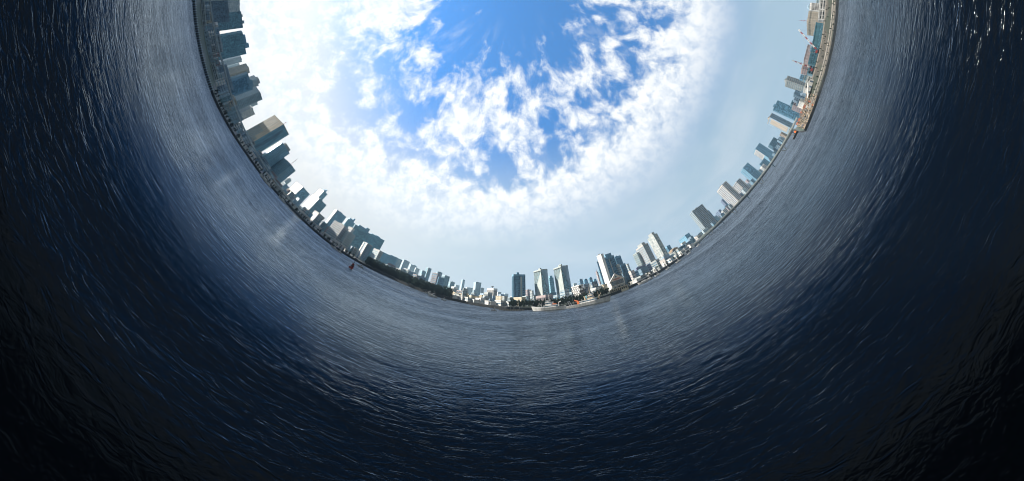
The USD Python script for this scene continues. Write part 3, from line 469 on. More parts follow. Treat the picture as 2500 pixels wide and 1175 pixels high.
def ring_bands(k, X, Y, h, pitch, tall, proud, z0=1.5, ztop=None):
    z = z0
    while z + tall <= (ztop or h) + 1e-6:
        k.box(-X - proud, X + proud, -Y - proud, Y + proud, z, z + tall); z += pitch
def fins(k, X, Y, h, pitch, wide, deep, z0=0.5, sides='rlbf'):
    for s in sides:
        L = 2 * (X if s in 'rb' else Y); n = max(2, round(L / pitch)); 
        for i in range(n + 1):
            c = -L / 2 + wide / 2 + (L - wide) * i / n
            if s == 'r': k.box(c - wide / 2, c + wide / 2, -Y - deep, -Y + .2, z0, h - .1)
            if s == 'b': k.box(c - wide / 2, c + wide / 2, Y - .2, Y + deep, z0, h - .1)
            if s == 'l': k.box(-X - deep, -X + .2, c - wide / 2, c + wide / 2, z0, h - .13)
            if s == 'f': k.box(X - .2, X + deep, c - wide / 2, c + wide / 2, z0, h - .13)

def building(name, B, back, W, h, f, style, wall, glass, plant, label, rnd, group=None):
    beta = math.radians(min(42, 12 + 25 * f)) if f > 0.02 else 0.0
    if f > 0.02:
        Lr, Ll = (1 - f) * W / math.cos(beta), f * W / math.sin(beta)
        if Ll < .35 * Lr: Ll = .35 * Lr; beta = math.asin(min(.9, f * W / Ll))
        Lr = max(Lr, .3 * Ll)
    else: Lr, Ll = W, .6 * W
    X, Y = Lr / 2, Ll / 2
    cat = {'office_tower': 'tower', 'apartment_tower': 'tower', 'warehouse': 'warehouse', 'hall': 'hall'}.get(name, 'building')
    p = spot(B, back); r, o, u = axes(B); c, s = math.cos(beta), math.sin(beta)
    p = p + r * (-W / 2 + f * W + X * c - Y * s) + o * (X * s + Y * c)
    t = thing(name, label, cat, p, B, beta, group)
    end = '_misty' if B < -12 else '_deep' if B > 20 else ''  # left-arm buildings take the colours with haze mixed in
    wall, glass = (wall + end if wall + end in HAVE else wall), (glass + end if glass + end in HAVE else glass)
    core, clad, win, pan = Kit(), Kit(), Kit(), Kit()
    tall = name.endswith('tower'); cm, km, wm, pm, pn = glass, wall, glass, wall, 'panel'
    lo = -6.0                                        # foundations reach into the sloping ground
    st = style
    if st == 'taper':
        a = np.array([(x, y) for x, y in ((-1, -1), (1, -1), (1, 1), (-1, 1))]); v = np.vstack([np.c_[a * (X, Y), np.full(4, lo)], np.c_[a * (X * .78, Y * .78), np.full(4, h)]])
        core.mesh(trimesh.convex.convex_hull(v)); cm = wall
    elif st == 'round':
        core.box(-X, X, -Y, Y, lo, h - X * .7)
        core.prism([(X * math.cos(q), (h - X * .7) + X * .7 * math.sin(q)) for q in np.linspace(0, math.pi, 11)], 'y', -Y, Y)
    else: core.box(-X, X, -Y, Y, lo, h)
    if st in ('plain', 'pairs', 'louvre', 'slots', 'panel', 'taper') or (st == 'facet'): cm = wall
    if st in ('plain', 'taper'):
        q = .8 if st == 'taper' else 1
        if 'white fin' in label: pass
        elif tall or name.startswith(('office', 'apart')) and Lr + Ll < 60 and wall not in ('creamlit', 'whitelit'):
            for z in np.arange(2.4, h - 2.0, 3.4): win.box(-X * q * .93, X * q * .93, -Y - .06 if q == 1 else -Y * (1 - .22 * z / h) - .05, Y * q + .06 if q == 1 else Y * (1 - .22 * z / h) + .05, z, z + .9)
            if q == 1:
                for z in np.arange(2.4, h - 2.0, 3.4): win.box(-X - .06, X + .06, -Y * .93, Y * .93, z, z + .9)
        else:
            for i in range(max(2, int(Lr / 5))): win.box(-X + 1.2 + i * 5, -X + 3.6 + i * 5, -Y - .07, -Y + .3, .3, min(3.6, h * .4)) if -X + 3.6 + i * 5 < X else None
            for i in range(max(1, int(Ll / 6))): win.box(-X - .07, -X + .3, -Y + 1 + i * 6, -Y + 2.6 + i * 6, h * .62, h * .62 + 1.2) if -Y + 2.6 + i * 6 < Y else None
            clad.box(-X - .15, X + .15, -Y - .15, Y + .15, h * .5, h * .5 + .35)
    if st in ('glass', 'round'):
        ring_bands(clad, X, Y, h - (X * .7 if st == 'round' else 0), 3.4, .5, .12, 2.0); fins(clad, X, Y, h - (X * .7 if st == 'round' else 0), 3.6, .3, .2)
    if st in ('band', 'stripe', 'twin', 'stripeband'):
        ring_bands(clad, X, Y, h, 3.2, 1.5, .3, 1.2)
        clad.box(-X - .4, -X + 1.0, -Y - .4, -Y + 1.0, 0, h); clad.box(X - 1.0, X + .4, -Y - .4, -Y + .9, 0, h)
    if st == 'grid' or st == 'frame' or st == 'speck2':
        pt, tl = (3.4, 1.0) if st == 'grid' else (4.2, 1.3)
        ring_bands(clad, X, Y, h, pt, tl, .3, 1.0 + pt * .4); fins(clad, X, Y, h, pt * 1.05, .9 if st == 'grid' else 1.2, .42)
    if st in ('fin', 'bluefin', 'bluefin2', 'blackfin', 'band2'):
        pt, wd = {'fin': (2.6, .9), 'bluefin': (3.2, .7), 'bluefin2': (3.0, .55), 'blackfin': (2.9, 1.1), 'band2': (4.5, .8)}[st]
        fins(clad, X, Y, h, pt, wd, .45); clad.box(-X - .5, X + .5, -Y - .5, Y + .5, h - 2.2, h - .2)
        ring_bands(win, X, Y, h - 3, 3.4, .35, .08, 2.2); wm = wall
        if st == 'band2': cm = 'silver'
        if st == 'bluefin': pan.box(-X + 1.15 * X, -X + 1.45 * X, -Y - .8, -Y + .2, 0, h - 3); pm = 'greylit'
        if st == 'bluefin2': pan.box(-X - .7, -X + 1.4, -Y - .7, -Y + .4, 0, h - 1); pan.box(-X * .15, X * .02, -Y - .7, -Y + .2, 0, h - 3); pm = 'greylit'
    if st == 'louvre':
        n = max(2, int(h / 2.6))
        for i in range(n): win.box(-X * .97, X * .97, -Y - .12, -Y + .3, 1.0 + i * (h - 1) / n, 1.0 + (i + .5) * (h - 1) / n)
        for i in range(max(2, int(Lr / 9)) + 1): clad.box(-X + i * (Lr - .9) / max(2, int(Lr / 9)), -X + .9 + i * (Lr - .9) / max(2, int(Lr / 9)), -Y - .5, -Y + .1, 0, h - .1)
    if st == 'pairs':
        for z in np.arange(1.6, h - 1.4, max(3.2, h / 3)):
            for x in np.arange(-X + 2, X - 3.5, 7.5 if Lr > 40 else 3.6):
                win.box(x, x + 1.1, -Y - .08, -Y + .2, z, z + 1.4); win.box(x + 1.9, x + 3.0, -Y - .08, -Y + .2, z, z + 1.4)
            for y in np.arange(-Y + 1.2, Y - 1.6, 4.2): win.box(-X - .08, -X + .2, y, y + 1.2, z, z + 1.4)
    if st == 'louvrecorner':
        cm = wall
        for z in np.arange(2, h * .94, 1.9):
            win.box(-X - .1, -X + .3, (-.82 if z < h * .3 else -.35) * Y, .93 * Y, z, z + (.8 if z < h * .52 else .22))
        pan.box(-X + .2, X + .25, -Y - .25, -Y + .3, .5, h - .6); pm = 'teal'  # shade of the right face put in as a teal panel
        for z in np.arange(3, h * .9, 2.0): clad.box(-X + Lr * .34, -X + Lr * .60, -Y - .5, -Y, z, z + 1.1)
        km = 'slate'
    if st == 'inset':
        cm = wall; pan.box(-X * .72, X * .80, -Y - .2, -Y + .3, h * .12, h * .93); pm = 'blueglass' if wall.startswith('blue') else 'slateglass'
        for x in np.arange(-X * .7, X * .75, 2.8): clad.box(x, x + .25, -Y - .3, -Y, h * .12, h * .93)
        for z in np.arange(2, h * .95, 3.2): win.box(-X - .1, -X + .3, -Y * .9, Y * .9, z, z + 1.2)
        km = 'bluegrey'
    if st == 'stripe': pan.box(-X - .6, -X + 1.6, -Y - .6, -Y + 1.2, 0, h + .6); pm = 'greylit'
    if st == 'twin':
        clad = Kit(); pn = 'pier'
        for y0, y1 in ((-1.0, -.42), (.42, 1.0)):
            k = Kit(); k.box(-X - .9, -X + 1.0, y0 * Y, y1 * Y, 0, h + .8); k.build('pier', 'whitelit', t)
        for z in np.arange(3, h * .9, 3.1): win.box(-X * .55, X * .55, -Y - .08, -Y + .2, z, z + .8)
        cm = 'bluegrey'
    if st == 'facet':
        km, wm = 'glasslit', 'tealglass'; cm = 'tealglass'
        fins(clad, X, Y, h, 2.3, .75, .35, sides='l'); fins(clad, X, Y, h, 2.3, .3, .3, sides='rbf')
        ring_bands(win, X, Y, h, 3.4, .4, .1, 1)
        pan.prism([(Y * .98, 0), (-Y, 0), (-Y, h * .94), (Y * .15, h * .62), (Y * .35, h * .3)], 'x', -X - 1.3, -X + .1); pm = 'glasslit'  # sunlit facet painted on as a flat, lighter panel
        k = Kit(); k.prism([(-X, h * .99), (X * .98, h * .99), (X * .98, h * .25), (X * .2, h * .55)], 'y', -Y - 1.1, -Y + .1); k.build('panel', 'bluegrey', t)
        clad.box(-X - 1.4, X + .6, -Y - .6, Y + .6, h - 1.2, h + .2)
    if st in ('check', 'speckle', 'speck2'):
        nz, px = max(4, int(h / (2.9 if st == 'check' else 2.4))), 3.0 if st == 'check' else 2.2
        for i in range(nz):
            z0, z1 = .5 + i * (h - 1) / nz, .5 + (i + .86) * (h - 1) / nz
            for side, L, q in (('l', Ll, X), ('r', Lr, Y)):
                n = max(2, int(L / px))
                for j in range(n):
                    on = (i + j) % 2 == 0 if st == 'check' else rnd.random() < (.38 if st == 'speckle' else .25 + .5 * i / nz)
                    if st == 'check' and side == 'r' and rnd.random() < .6: on = False
                    if not on: continue
                    a0, a1 = -L / 2 + j * L / n, -L / 2 + (j + .98 + (.35 if st == 'check' and j < n - 1 else 0)) * L / n
                    if side == 'l': pan.box(-X - .35, -X + .1, a0, a1, z0, z1)
                    else: pan.box(a0, a1, -Y - .35, -Y + .1, z0, z1)
        pm = 'whitelit' if st == 'check' else ('white' if st == 'speck2' else 'greylit'); ring_bands(clad, X, Y, h, (h - 1) / nz, .25, .15, .5); km = wall if st != 'check' else 'steel'
        if st == 'speckle': cm = 'slateglass'
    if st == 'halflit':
        cm = wall; pan.box(-X - .25, -X + .3, -Y * .95, Y * .95, h * .42, h * .97); pm = 'pinklit'  # sunlight on the upper left face put in as a pale panel
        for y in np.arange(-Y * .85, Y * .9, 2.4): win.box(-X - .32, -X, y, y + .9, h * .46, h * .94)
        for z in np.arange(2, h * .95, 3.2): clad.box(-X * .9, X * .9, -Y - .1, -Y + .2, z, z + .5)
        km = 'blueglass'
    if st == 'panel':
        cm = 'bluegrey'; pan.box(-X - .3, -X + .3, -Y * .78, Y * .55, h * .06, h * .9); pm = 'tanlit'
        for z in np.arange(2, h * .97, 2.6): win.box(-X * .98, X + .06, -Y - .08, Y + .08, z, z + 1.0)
    if st == 'slots':
        nz = 3 if Lr > 48 else 2
        for i in range(nz):
            z0 = h * (.14 + .84 * i / nz); 
            for j in range(2 if nz == 2 else 1): win.box(-X * .9 + j * X * .95, (-X * .12 + j * X * .95) if nz == 2 else X * .9, -Y - .1, -Y + .3, z0, z0 + h * .42 / nz)
        fins(clad, X, Y, h, Lr / 5, .6, .5, sides='r')
    if wall == 'creamblue': pan.box(-X - .02, X + .1, -Y - .22, -Y + .2, .4, h - 2.4); pm = 'bluegrey'
    if 'red panel' in label: pan.box(X * .2, X * .8, -Y - .3, -Y, 1, h * .35); pm = 'red'
    core.build('wall' if cm.split('_')[0] not in ('deepglass', 'tealglass', 'blueglass', 'darkglass', 'hazeglass', 'blackglass', 'slateglass', 'cyanglass') else 'glazing', cm, t)
    for kk, nm, mm in ((clad, 'cladding', km), (win, 'window_strip', wm), (pan, pn, pm)):
        pr = kk.build(nm, mm, t)
        if pr and kk.n > 8: tag(pr, kind='stuff')
    if st != 'round':
        k = Kit(); q = .78 if st == 'taper' else 1.0; a, b, w = X * q + .25, Y * q + .25, .5
        k.box(-a, a, -b, -b + w, h - .3, h + .9); k.box(-a, a, b - w, b, h - .3, h + .9); k.box(-a, -a + w, -b + w + .003, b - w - .003, h - .3, h + .9); k.box(a - w, a, -b + w + .003, b - w - .003, h - .3, h + .9)
        k.build('parapet', wall if wall not in ('creamblue',) else 'creamlit', t)
        k = Kit(); k.box(-X * q * .96, X * q * .96, -Y * q * .96, Y * q * .96, h - .5, h + .22); k.build('roof', 'roofing', t)
    sc = min(X, Y)
    def plantroom(cx, cy, a, b, z0, z1, mat=None):
        k = Kit(); k.box(cx - a, cx + a, cy - b, cy + b, z0, z1); return k.build('rooftop_plant', mat or wall, t)
    ph = max(1.6, min(5.0, h * .09))
    if plant == 0 and name != 'warehouse' and h > 10 and st != 'round': plantroom(rnd.uniform(-.3, .3) * X, rnd.uniform(-.2, .4) * Y, X * .3, Y * .3, h, h + ph * .55, 'roofing' if rnd.random() < .5 else wall)
    if plant == 1:
        for _ in range(2): plantroom(rnd.uniform(-.5, .5) * X, rnd.uniform(-.4, .4) * Y, X * rnd.uniform(.15, .32), Y * rnd.uniform(.15, .32), h, h + ph * rnd.uniform(.6, 1.1))
    if plant == 2: plantroom(X * .1, 0, X * .62, Y * .62, h, h + ph * 1.3, 'greylit' if 'rounded' in label or 'glass' in label else None)
    if plant == 3:
        plantroom(-X * .2, 0, X * .45, Y * .5, h, h + ph * 1.1); plantroom(X * .35, 0, X * .2, Y * .3, h, h + ph * 1.9)
    if 'flat disc' in label:
        k = Kit(); k.mesh(trimesh.creation.cylinder(X * .75, 1.0, sections=20, transform=trimesh.transformations.translation_matrix([0, 0, h + 4.4]))); k.mesh(trimesh.creation.cylinder(X * .2, 4.4, sections=10, transform=trimesh.transformations.translation_matrix([0, 0, h + 2.0]))); k.build('roof_disc', 'steel', t)
    if 'dark dome' in label:
        m = trimesh.creation.icosphere(2, 1.0); m.vertices *= (X * .8, Y * .8, h * .22); m.apply_translation([0, 0, h]); obj('dome', m, 'slate', t, smooth=True)
    if 'tall red and white mast' in label:
        k, k2, H = Kit(), Kit(), 19.0
        for i in range(6): (k if i % 2 == 0 else k2).bar((0, -Y * .3, h + i * H / 6), (0, -Y * .3, h + (i + 1) * H / 6), .62 - .07 * i, 6)
        for z, w in ((.35, 1.6), (.62, 2.4), (.9, 2.0)): k2.bar((-w, -Y * .3, h + z * H), (w, -Y * .3, h + z * H), .3, 5)
        k.build('mast', 'red', t); k2.build('mast', 'white', t)
    if 'great cream' in label and 'louvred' in label:
        k = Kit(); k.bar((-X * .8, -Y * .8, h), (-X * .8, -Y * .8, h + 8), .5, 6, .25); k.bar((-X * .8, -Y * .8, h + 6), (-X * .8, -Y * .8, h + 7.6), 1.0, 6); k.build('mast', 'red', t)
    if 'two thin roof masts' in label:
        for x in (-.4, .5): k = Kit(); k.bar((X * x, 0, h), (X * x, 0, h + 12), .35, 5, .15); k.build('mast', 'steel', t)
    if 'crane crown' in label:
        k = Kit(); k.bar((-X * 2.2, 0, h - 3), (X * 2.2, 0, h - 2), .5); k.bar((0, 0, h - 4), (0, 0, h + 6), .5); k.build('tower_crane', 'red', t)
    if 'huge silver' in label:
        k = Kit(); k.bar((X * .35, 0, h), (X * .35, 0, h + 17), .5, 6, .2); k.bar((X * .35 - 2, 0, h + 8), (X * .35 + 2, 0, h + 8), .35); k.bar((X * .35 - 1.3, 0, h + 12), (X * .35 + 1.3, 0, h + 12), .3); k.build('mast', 'red', t)
    if rnd.random() < .35 and tall and plant:
        k = Kit(); x, y = rnd.uniform(-.4, .4) * X, rnd.uniform(-.3, .3) * Y; k.bar((x, y, h), (x, y, h + rnd.uniform(4, 8)), .22, 5, .1); k.build('antenna', 'steel', t)
    return t
rnd = random.Random(7)
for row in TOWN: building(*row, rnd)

# ---------------- small low blocks that fill in the town
rnd = random.Random(21)
FILL = [(-86, -62, 30, 90, 240, 14, 'left arm of the town'), (-62, -30, 44, 60, 260, 16, 'left curve of the town'), (-28, -11, 16, 220, 500, 22, 'towers beyond the woodland'), (-11, 3, 26, 60, 500, 15, 'warehouses left of centre'),
        (3, 22, 26, 90, 400, 16, 'towers right of centre'), (22, 36, 22, 60, 300, 13, 'right cluster'), (36, 62, 40, 110, 420, 13, 'towers behind the bridge'), (66, 88, 24, 120, 300, 16, 'halls at the top right'),
        (-62, -32, 22, 14, 40, 6.5, 'low white quay sheds at the left'), (-14, -1, 14, 12, 34, 6, 'low white quay sheds left of centre'), (21, 34, 12, 10, 30, 6, 'low white quay sheds at the right')]
seen = set()
for b0, b1, n, s0, s1, hm, where in FILL:
    for i in range(n):
        B = b0 + (b1 - b0) * (i + rnd.random()) / n
        bk, w_, h_, f_ = rnd.uniform(s0, s1), rnd.uniform(9, 24), rnd.uniform(6, hm), rnd.uniform(.1, .7)
        st_, wl_ = rnd.choice(['grid', 'plain', 'fin', 'plain', 'band', 'grid']), rnd.choice(['greylit', 'bluegrey', 'grey', 'palegrey', 'pink', 'white', 'slate', 'bluegrey'])
        if 'quay sheds' in where: st_, wl_, h_, f_ = 'plain', rnd.choice(['white', 'white', 'greylit']), rnd.uniform(3, hm), rnd.uniform(.5, .85)
        near = min(TOWN, key=lambda t: abs(t[1] - B) + (t[2] > 400))
        who = near[10]
        for cut in (' with ', ' behind ', ' right of ', ' left of ', ' before ', ' under ', ' below ', ' above ', ' beside ', ', '):
            if len(who.split()) > 8: who = who.split(cut)[0]
        size = 'tiny' if w_ < 13 else 'narrow' if h_ > w_ * .9 else 'wide' if w_ > 20 else 'low'
        look = {'greylit': 'light grey', 'bluegrey': 'blue-grey', 'grey': 'grey', 'palegrey': 'pale blue-grey', 'pink': 'pinkish', 'white': 'white', 'slate': 'slate blue'}[wl_] + ' ' + {'grid': 'gridded', 'plain': 'plain', 'fin': 'ribbed', 'band': 'banded'}[st_]
        side = ('behind' if bk > near[2] + 40 else 'in front of' if bk < near[2] - 40 else 'right of' if B > near[1] else 'left of')
        lab = ' '.join(f'{size} {look} block {side} the {who}'.split()[:16])
        for alt in ('squat', 'broad', 'plainest', 'nearer', 'smaller'):
            if lab in seen: lab = alt + ' ' + lab.split(' ', 1)[1]
        seen.add(lab)
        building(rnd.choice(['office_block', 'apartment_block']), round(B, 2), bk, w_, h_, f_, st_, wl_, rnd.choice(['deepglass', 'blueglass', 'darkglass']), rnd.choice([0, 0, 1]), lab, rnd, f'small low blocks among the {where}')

# ---------------- trees: tapered trunk with limbs, crown of many leaf faces in clumps
def leaf_material(name, c):
    g = Graph()
    r = g.add('object_info', 'random'); k = g.add('geometry', 'random_per_island')
    col = g.mix(g.ramp(k, 0, 1, smooth=False), [x * .55 for x in c], [x * 1.5 for x in c])
    col = g.mix(g.ramp(r, 0, 1, 0, .5, smooth=False), col, (.05, .075, .055))
    mx = g.add('mix_closure', 'closure', fac=.25, closure1=g.add('diffuse_bsdf', 'BSDF', color=col), closure2=g.add('translucent_bsdf', 'BSDF', color=col))
    g.make(name, surface=mx)
leaf_material('leaves_dark', (.035, .065, .045)); leaf_material('leaves_mid', (.05, .085, .05)); leaf_material('leaves_hazed', (.065, .105, .11))  # woodland and left-shore leaf colour has pale haze mixed in
wall_mat('bark', (.08, .06, .045))
def tree(name, label, p, B, H, wide, mat, seed, group, lean=0.0):
    q = np.random.default_rng(seed); t = thing(name, label, 'tree', p, B, seed * 1.3, group)
    k = Kit(); k.bar((0, 0, -1), (lean, 0, H * .55), H * .03, 6, H * .016)
    cl = []
    for i in range(9):
        a, rr = q.uniform(0, 6.28), wide * q.uniform(.15, .75); c = np.array([lean + rr * math.cos(a), rr * math.sin(a), H * q.uniform(.2, .86)])
        cl.append((c, wide * q.uniform(.35, .62))); k.bar((lean * .6, 0, min(H * q.uniform(.15, .5), c[2] * .8)), c, H * .012, 4, H * .005)
    k.build('trunk', 'bark', t)
    v, f = [], []
    for c, rr in cl:
        for _ in range(34):
            d = q.normal(size=3); d /= np.linalg.norm(d); pt = c + d * rr * q.uniform(.55, 1.05) * (1, 1, .8)
            a = q.normal(size=3); a /= np.linalg.norm(a); b = np.cross(a, d + .3 * q.normal(size=3)); b /= np.linalg.norm(b) + 1e-9
            s = H * q.uniform(.035, .075); n = len(v); v += [pt - a * s, pt + b * s * .8, pt + a * s, pt - b * s * .8]; f += [(n, n + 1, n + 2), (n, n + 2, n + 3)]
    obj('crown', (np.array(v), np.array(f)), mat, t)
    return t
GROVES = [('park_tree', 'park', -1.2, 17, 110, 2, 44, (6.5, 10), 'leaves_dark', 'dark green tree in the waterside park behind the white ships', 'trees of the park behind the ships'),
          ('woodland_tree', 'wood', -28.5, -11.8, 150, 1.5, 60, (8, 13), 'leaves_hazed', 'haze-tinted blue-green tree of the long dark woodland left of centre', 'trees of the woodland left of centre'),
          ('shore_tree', 'shore', -71, -31, 74, 4, 30, (4.5, 8), 'leaves_hazed', 'dark tree on the shore strip below the left towers', 'trees along the left shore'),
          ('quay_tree', 'quay', 17.5, 34, 34, 5, 45, (4, 7.5), 'leaves_mid', 'green tree by the quay road under the right cluster', 'trees by the right quay road'),
          ('bank_bush', 'bank', 63.5, 92, 90, 5, 52, (1.6, 3.6), 'leaves_mid', 'small olive bush on the bank between the paths at the right', 'bushes on the right bank')]
for name, key, b0, b1, n, s0, s1, (h0, h1), mat, label, group in GROVES:
    q = random.Random(hash_ := sum(map(ord, key))); protos = []
    for i in range(n):
        B = b0 + (b1 - b0) * (i + q.random()) / n; p = spot(B, q.uniform(s0, s1), -.2)
        if len(protos) < 4: H = q.uniform(h0, h1); protos.append(tree(name, label, p, B, H, H * q.uniform(.34, .46), mat, hash_ + i, group, q.uniform(-.6, .6)))
        else: copy_of(protos[i % 4], p, B, q.uniform(0, 6.28), label, group)

# ---------------- elevated road along the left arm
def tube_strip(bs, pf, prof):
    """A profile (across, up) carried along bearings; pf gives the line and its frame."""
    V = []
    for B in bs:
        p, o, u = pf(B); V.append([p + a * o + b * u for a, b in prof])
    V = np.array(V); n, m = V.shape[:2]; f = []
    for i in range(n - 1):
        for j in range(m):
            a, b = i * m + j, i * m + (j + 1) % m; f += [(a, b, b + m), (a, b + m, a + m)]
    f += [(0, j + 1, j) for j in range(1, m - 1)] + [((n - 1) * m, (n - 1) * m + j, (n - 1) * m + j + 1) for j in range(1, m - 1)]
    return V.reshape(-1, 3), np.array(f)
def world_thing(name, label, cat):
    return tag(UsdGeom.Xform.Define(stage, path_of(name)), label, cat)
def via(B):
    r, o, u = axes(B); a = shore_A(B) + 78
    rr = np.interp(B, [-90, -74, -66, -48, -40], [748, 738, 746, 757, 760]); return a * o + a * math.tan(ALPHA - math.atan(rr / FPX)) * u, o, u
ex = world_thing('elevated_road', 'pale elevated road on piers running in front of the left arm of towers', 'elevated road')
bs = np.linspace(-89, -44, 120)
obj('deck', tube_strip(bs, via, [(-4, 0), (4, 0), (4, -1.2), (-4, -1.2)]), 'greylit', ex)
for s_ in (-1, 1): obj('parapet', tube_strip(bs, via, [(s_ * 4.0, .9), (s_ * 4.3, .9), (s_ * 4.3, -1.0), (s_ * 4.0, -1.0)]), 'palegrey', ex)
for B in np.arange(-88, -44, 2.6):
    p, o, u = via(B); a, h = ground(B, 78); k = Kit(); foot = a * o + (h - 4) * u
    k.bar(foot, p - 1.1 * u, .9, 8); k.bar(p - 1.5 * u - 3.2 * o, p - 1.5 * u + 3.2 * o, .6, 6); k.build('pier', 'grey', ex)

# ---------------- bridge over the inlet at the right
AB = float(np.interp(-771, -WR[WP[:, 0] > 400], WP[WP[:, 0] > 400, 0])); HB = float(np.interp(AB, WPA, WPH))
def brg(B):
    r, o, u = axes(B); return AB * o + (HB + np.interp(B, [33, 36, 42, 50, 66], [2.0, 3.0, 8.0, 8.6, 8.0])) * u, o, u
br = world_thing('road_bridge', 'long pale road bridge on V-shaped piers in front of the right towers', 'bridge')
bs = np.linspace(33.2, 65, 100)
obj('deck', tube_strip(bs, brg, [(-5, 0), (5, 0), (5, -1.0), (2, -2.0), (-2, -2.0), (-5, -1.0)]), 'palegrey', br)
for s_ in (-1, 1): obj('railing', tube_strip(bs, brg, [(s_ * 4.8, 1.2), (s_ * 5.1, 1.2), (s_ * 5.1, -.2), (s_ * 4.8, -.2)]), 'rail', br)
for B in (38.3, 44.2, 51.5, 58.8):
    p, o, u = brg(B); r = axes(B)[0]; w = AB * o + (HB - 1.5) * u; k = Kit()
    for s_ in (-1, 1): k.bar(w + r * s_ * .8, p + r * s_ * 6.5 - 1.4 * u, 1.0, 6, 1.0)
    k.bar(w - 2 * r, w + 2 * r, 1.5, 8); k.build('pier', 'whitelit', br)
for B in (35.6, 41.3, 47.8, 55.2, 62.2):
    p, o, u = brg(B); k = Kit(); k.bar(AB * o + (HB - 3) * u, p - 1.2 * u, 1.1, 8); k.build('pier', 'slate', br)

# ---------------- gabled ferry terminal
p = spot(18.93, 24); gt = thing('ferry_terminal', 'white gabled terminal on columns with a red sign on its lattice front', 'terminal', p, 18.93, .12)
k = Kit(); k.prism([(-12, 5.5), (12, 5.5), (12.6, 11), (0, 18.5), (-12.6, 11)], 'y', -6, 9); k.build('wall', 'whitelit', gt)
k = Kit()
for i in range(-4, 5): k.bar((i * 2.2 - 2.0, -6.2, 6.4), (i * 2.2 + 2.0, -6.2, 11.0), .22, 4); k.bar((i * 2.2 + 2.0, -6.3, 6.4), (i * 2.2 - 2.0, -6.3, 11.0), .22, 4)
k.build('lattice', 'steel', gt)
k = Kit(); k.box(-10.8, 10.8, -6.1, -5.9, 6.2, 11.1); k.build('window', 'deepglass', gt)
k = Kit(); k.prism([(-2.2, 14.4), (2.2, 14.4), (0, 16.6)], 'y', -6.15, -5.9); k.build('gable_window', 'deepglass', gt)
q = random.Random(3)
for z, n in ((12.6, 8), (11.7, 7)):
    for i in range(n): k = Kit(); x = -6.4 + i * 1.65 + (n == 7) * .6; k.box(x, x + 1.2, -6.3, -6.05, z + .1, z + .8); k.box(x + .3, x + .6, -6.32, -6.05, z - .1, z + .1 + .7 * q.random()); k.build('sign_letter', 'red', gt)
for s_ in (-1, 1):
    k = Kit(); k.prism([(s_ * 13.4, 10.4), (0, 18.4), (0, 19.2), (s_ * 13.4, 11.2)], 'y', -6.8, 9.6); k.build('roof', 'white', gt)
k = Kit(); k.box(-11.6, 11.6, -6.6, 8.6, 4.2, 5.5); k.build('balcony', 'greylit', gt)
for x in (-10.5, -3.5, 3.5, 10.5):
    for y in (-5, 6): k = Kit(); k.bar((x, y, -3), (x, y, 4.2), .55, 8); k.build('column', 'white', gt)
k = Kit(); k.box(13.2, 17.0, -3, 3, -3, 14.5); k.build('stair_tower', 'slate', gt)
k = Kit(); k.mesh(trimesh.creation.cylinder(2.9, 2.0, sections=20, transform=trimesh.transformations.translation_matrix([15.1, 0, 15.5]))); k.build('lookout', 'slate', gt)
p = spot(18.8, 6); pd = thing('terminal_podium', 'cream arcade with dark openings at the water under the gabled terminal', 'arcade', p, 18.8, 0)
k = Kit(); k.box(-16, 16, -4, 4, -3, 3.6); k.build('wall', 'creamlit', pd)
for i in range(9): k = Kit(); k.box(-14.6 + i * 3.3, -12.6 + i * 3.3, -4.1, -3.5, .4, 2.6); k.build('opening', 'blackglass', pd)

# ---------------- cranes, yard and tent at the right end
def lattice(name, a, b, w, mats, par, n=8):
    a, b = np.array(a, float), np.array(b, float); d = (b - a) / np.linalg.norm(b - a); x = np.cross(d, (0, 1, 0)); x /= np.linalg.norm(x); y = np.cross(d, x)
    cs = [(1, 1), (1, -1), (-1, -1), (-1, 1)]
    for i in range(n):
        k = Kit(); p0, p1 = a + (b - a) * i / n, a + (b - a) * (i + 1) / n
        for j in range(4):
            c, e = cs[j], cs[(j + 1) % 4]; q0 = p0 + (x * c[0] + y * c[1]) * w; q1 = p1 + (x * c[0] + y * c[1]) * w; e1 = p1 + (x * e[0] + y * e[1]) * w
            k.bar(q0, q1, .32, 4); k.bar(q0, e1, .2, 4)
        k.build(name, mats[i % 2], par)
def crawler(label, B, back, tip, turn):
    t = thing('crawler_crane', label, 'crane', spot(B, back, .3), B, turn)
    for y in (-2.2, 2.2): k = Kit(); k.box(-3.6, 3.6, y - .7, y + .7, 0, 1.5); k.build('track', 'hulldark', t)
    k = Kit(); k.box(-4.2, 3, -1.7, 1.7, 1.6, 4.0); k.build('body', 'red', t); k = Kit(); k.box(1.2, 3.2, -2.9, -1.72, 1.8, 4.2); k.build('cab', 'deepglass', t)
    lattice('boom', (2, 0, 2.8), tip, .8, ('red', 'white'), t)
    k = Kit(); k.bar((-3, 0, 4), (-5, 0, 11), .25, 4); k.bar((-5, 0, 11), tip, .12, 4); k.build('backstay', 'steel', t)
    k = Kit(); k.bar(tip, (tip[0] + .3, 0, tip[2] - 12), .12, 4); k.box(tip[0] - .3, tip[0] + .9, -.5, .5, tip[2] - 13.2, tip[2] - 12); k.build('hook', 'steel', t)
    return t
crawler('red and white lattice crane leaning across the dark teal halls', 77.9, 62, (33, 0, 31), 0.0)
crawler('red and white lattice crane standing by the pink scaffolded block', 74.4, 66, (6, 0, 30), 0.0)
q = random.Random(5)
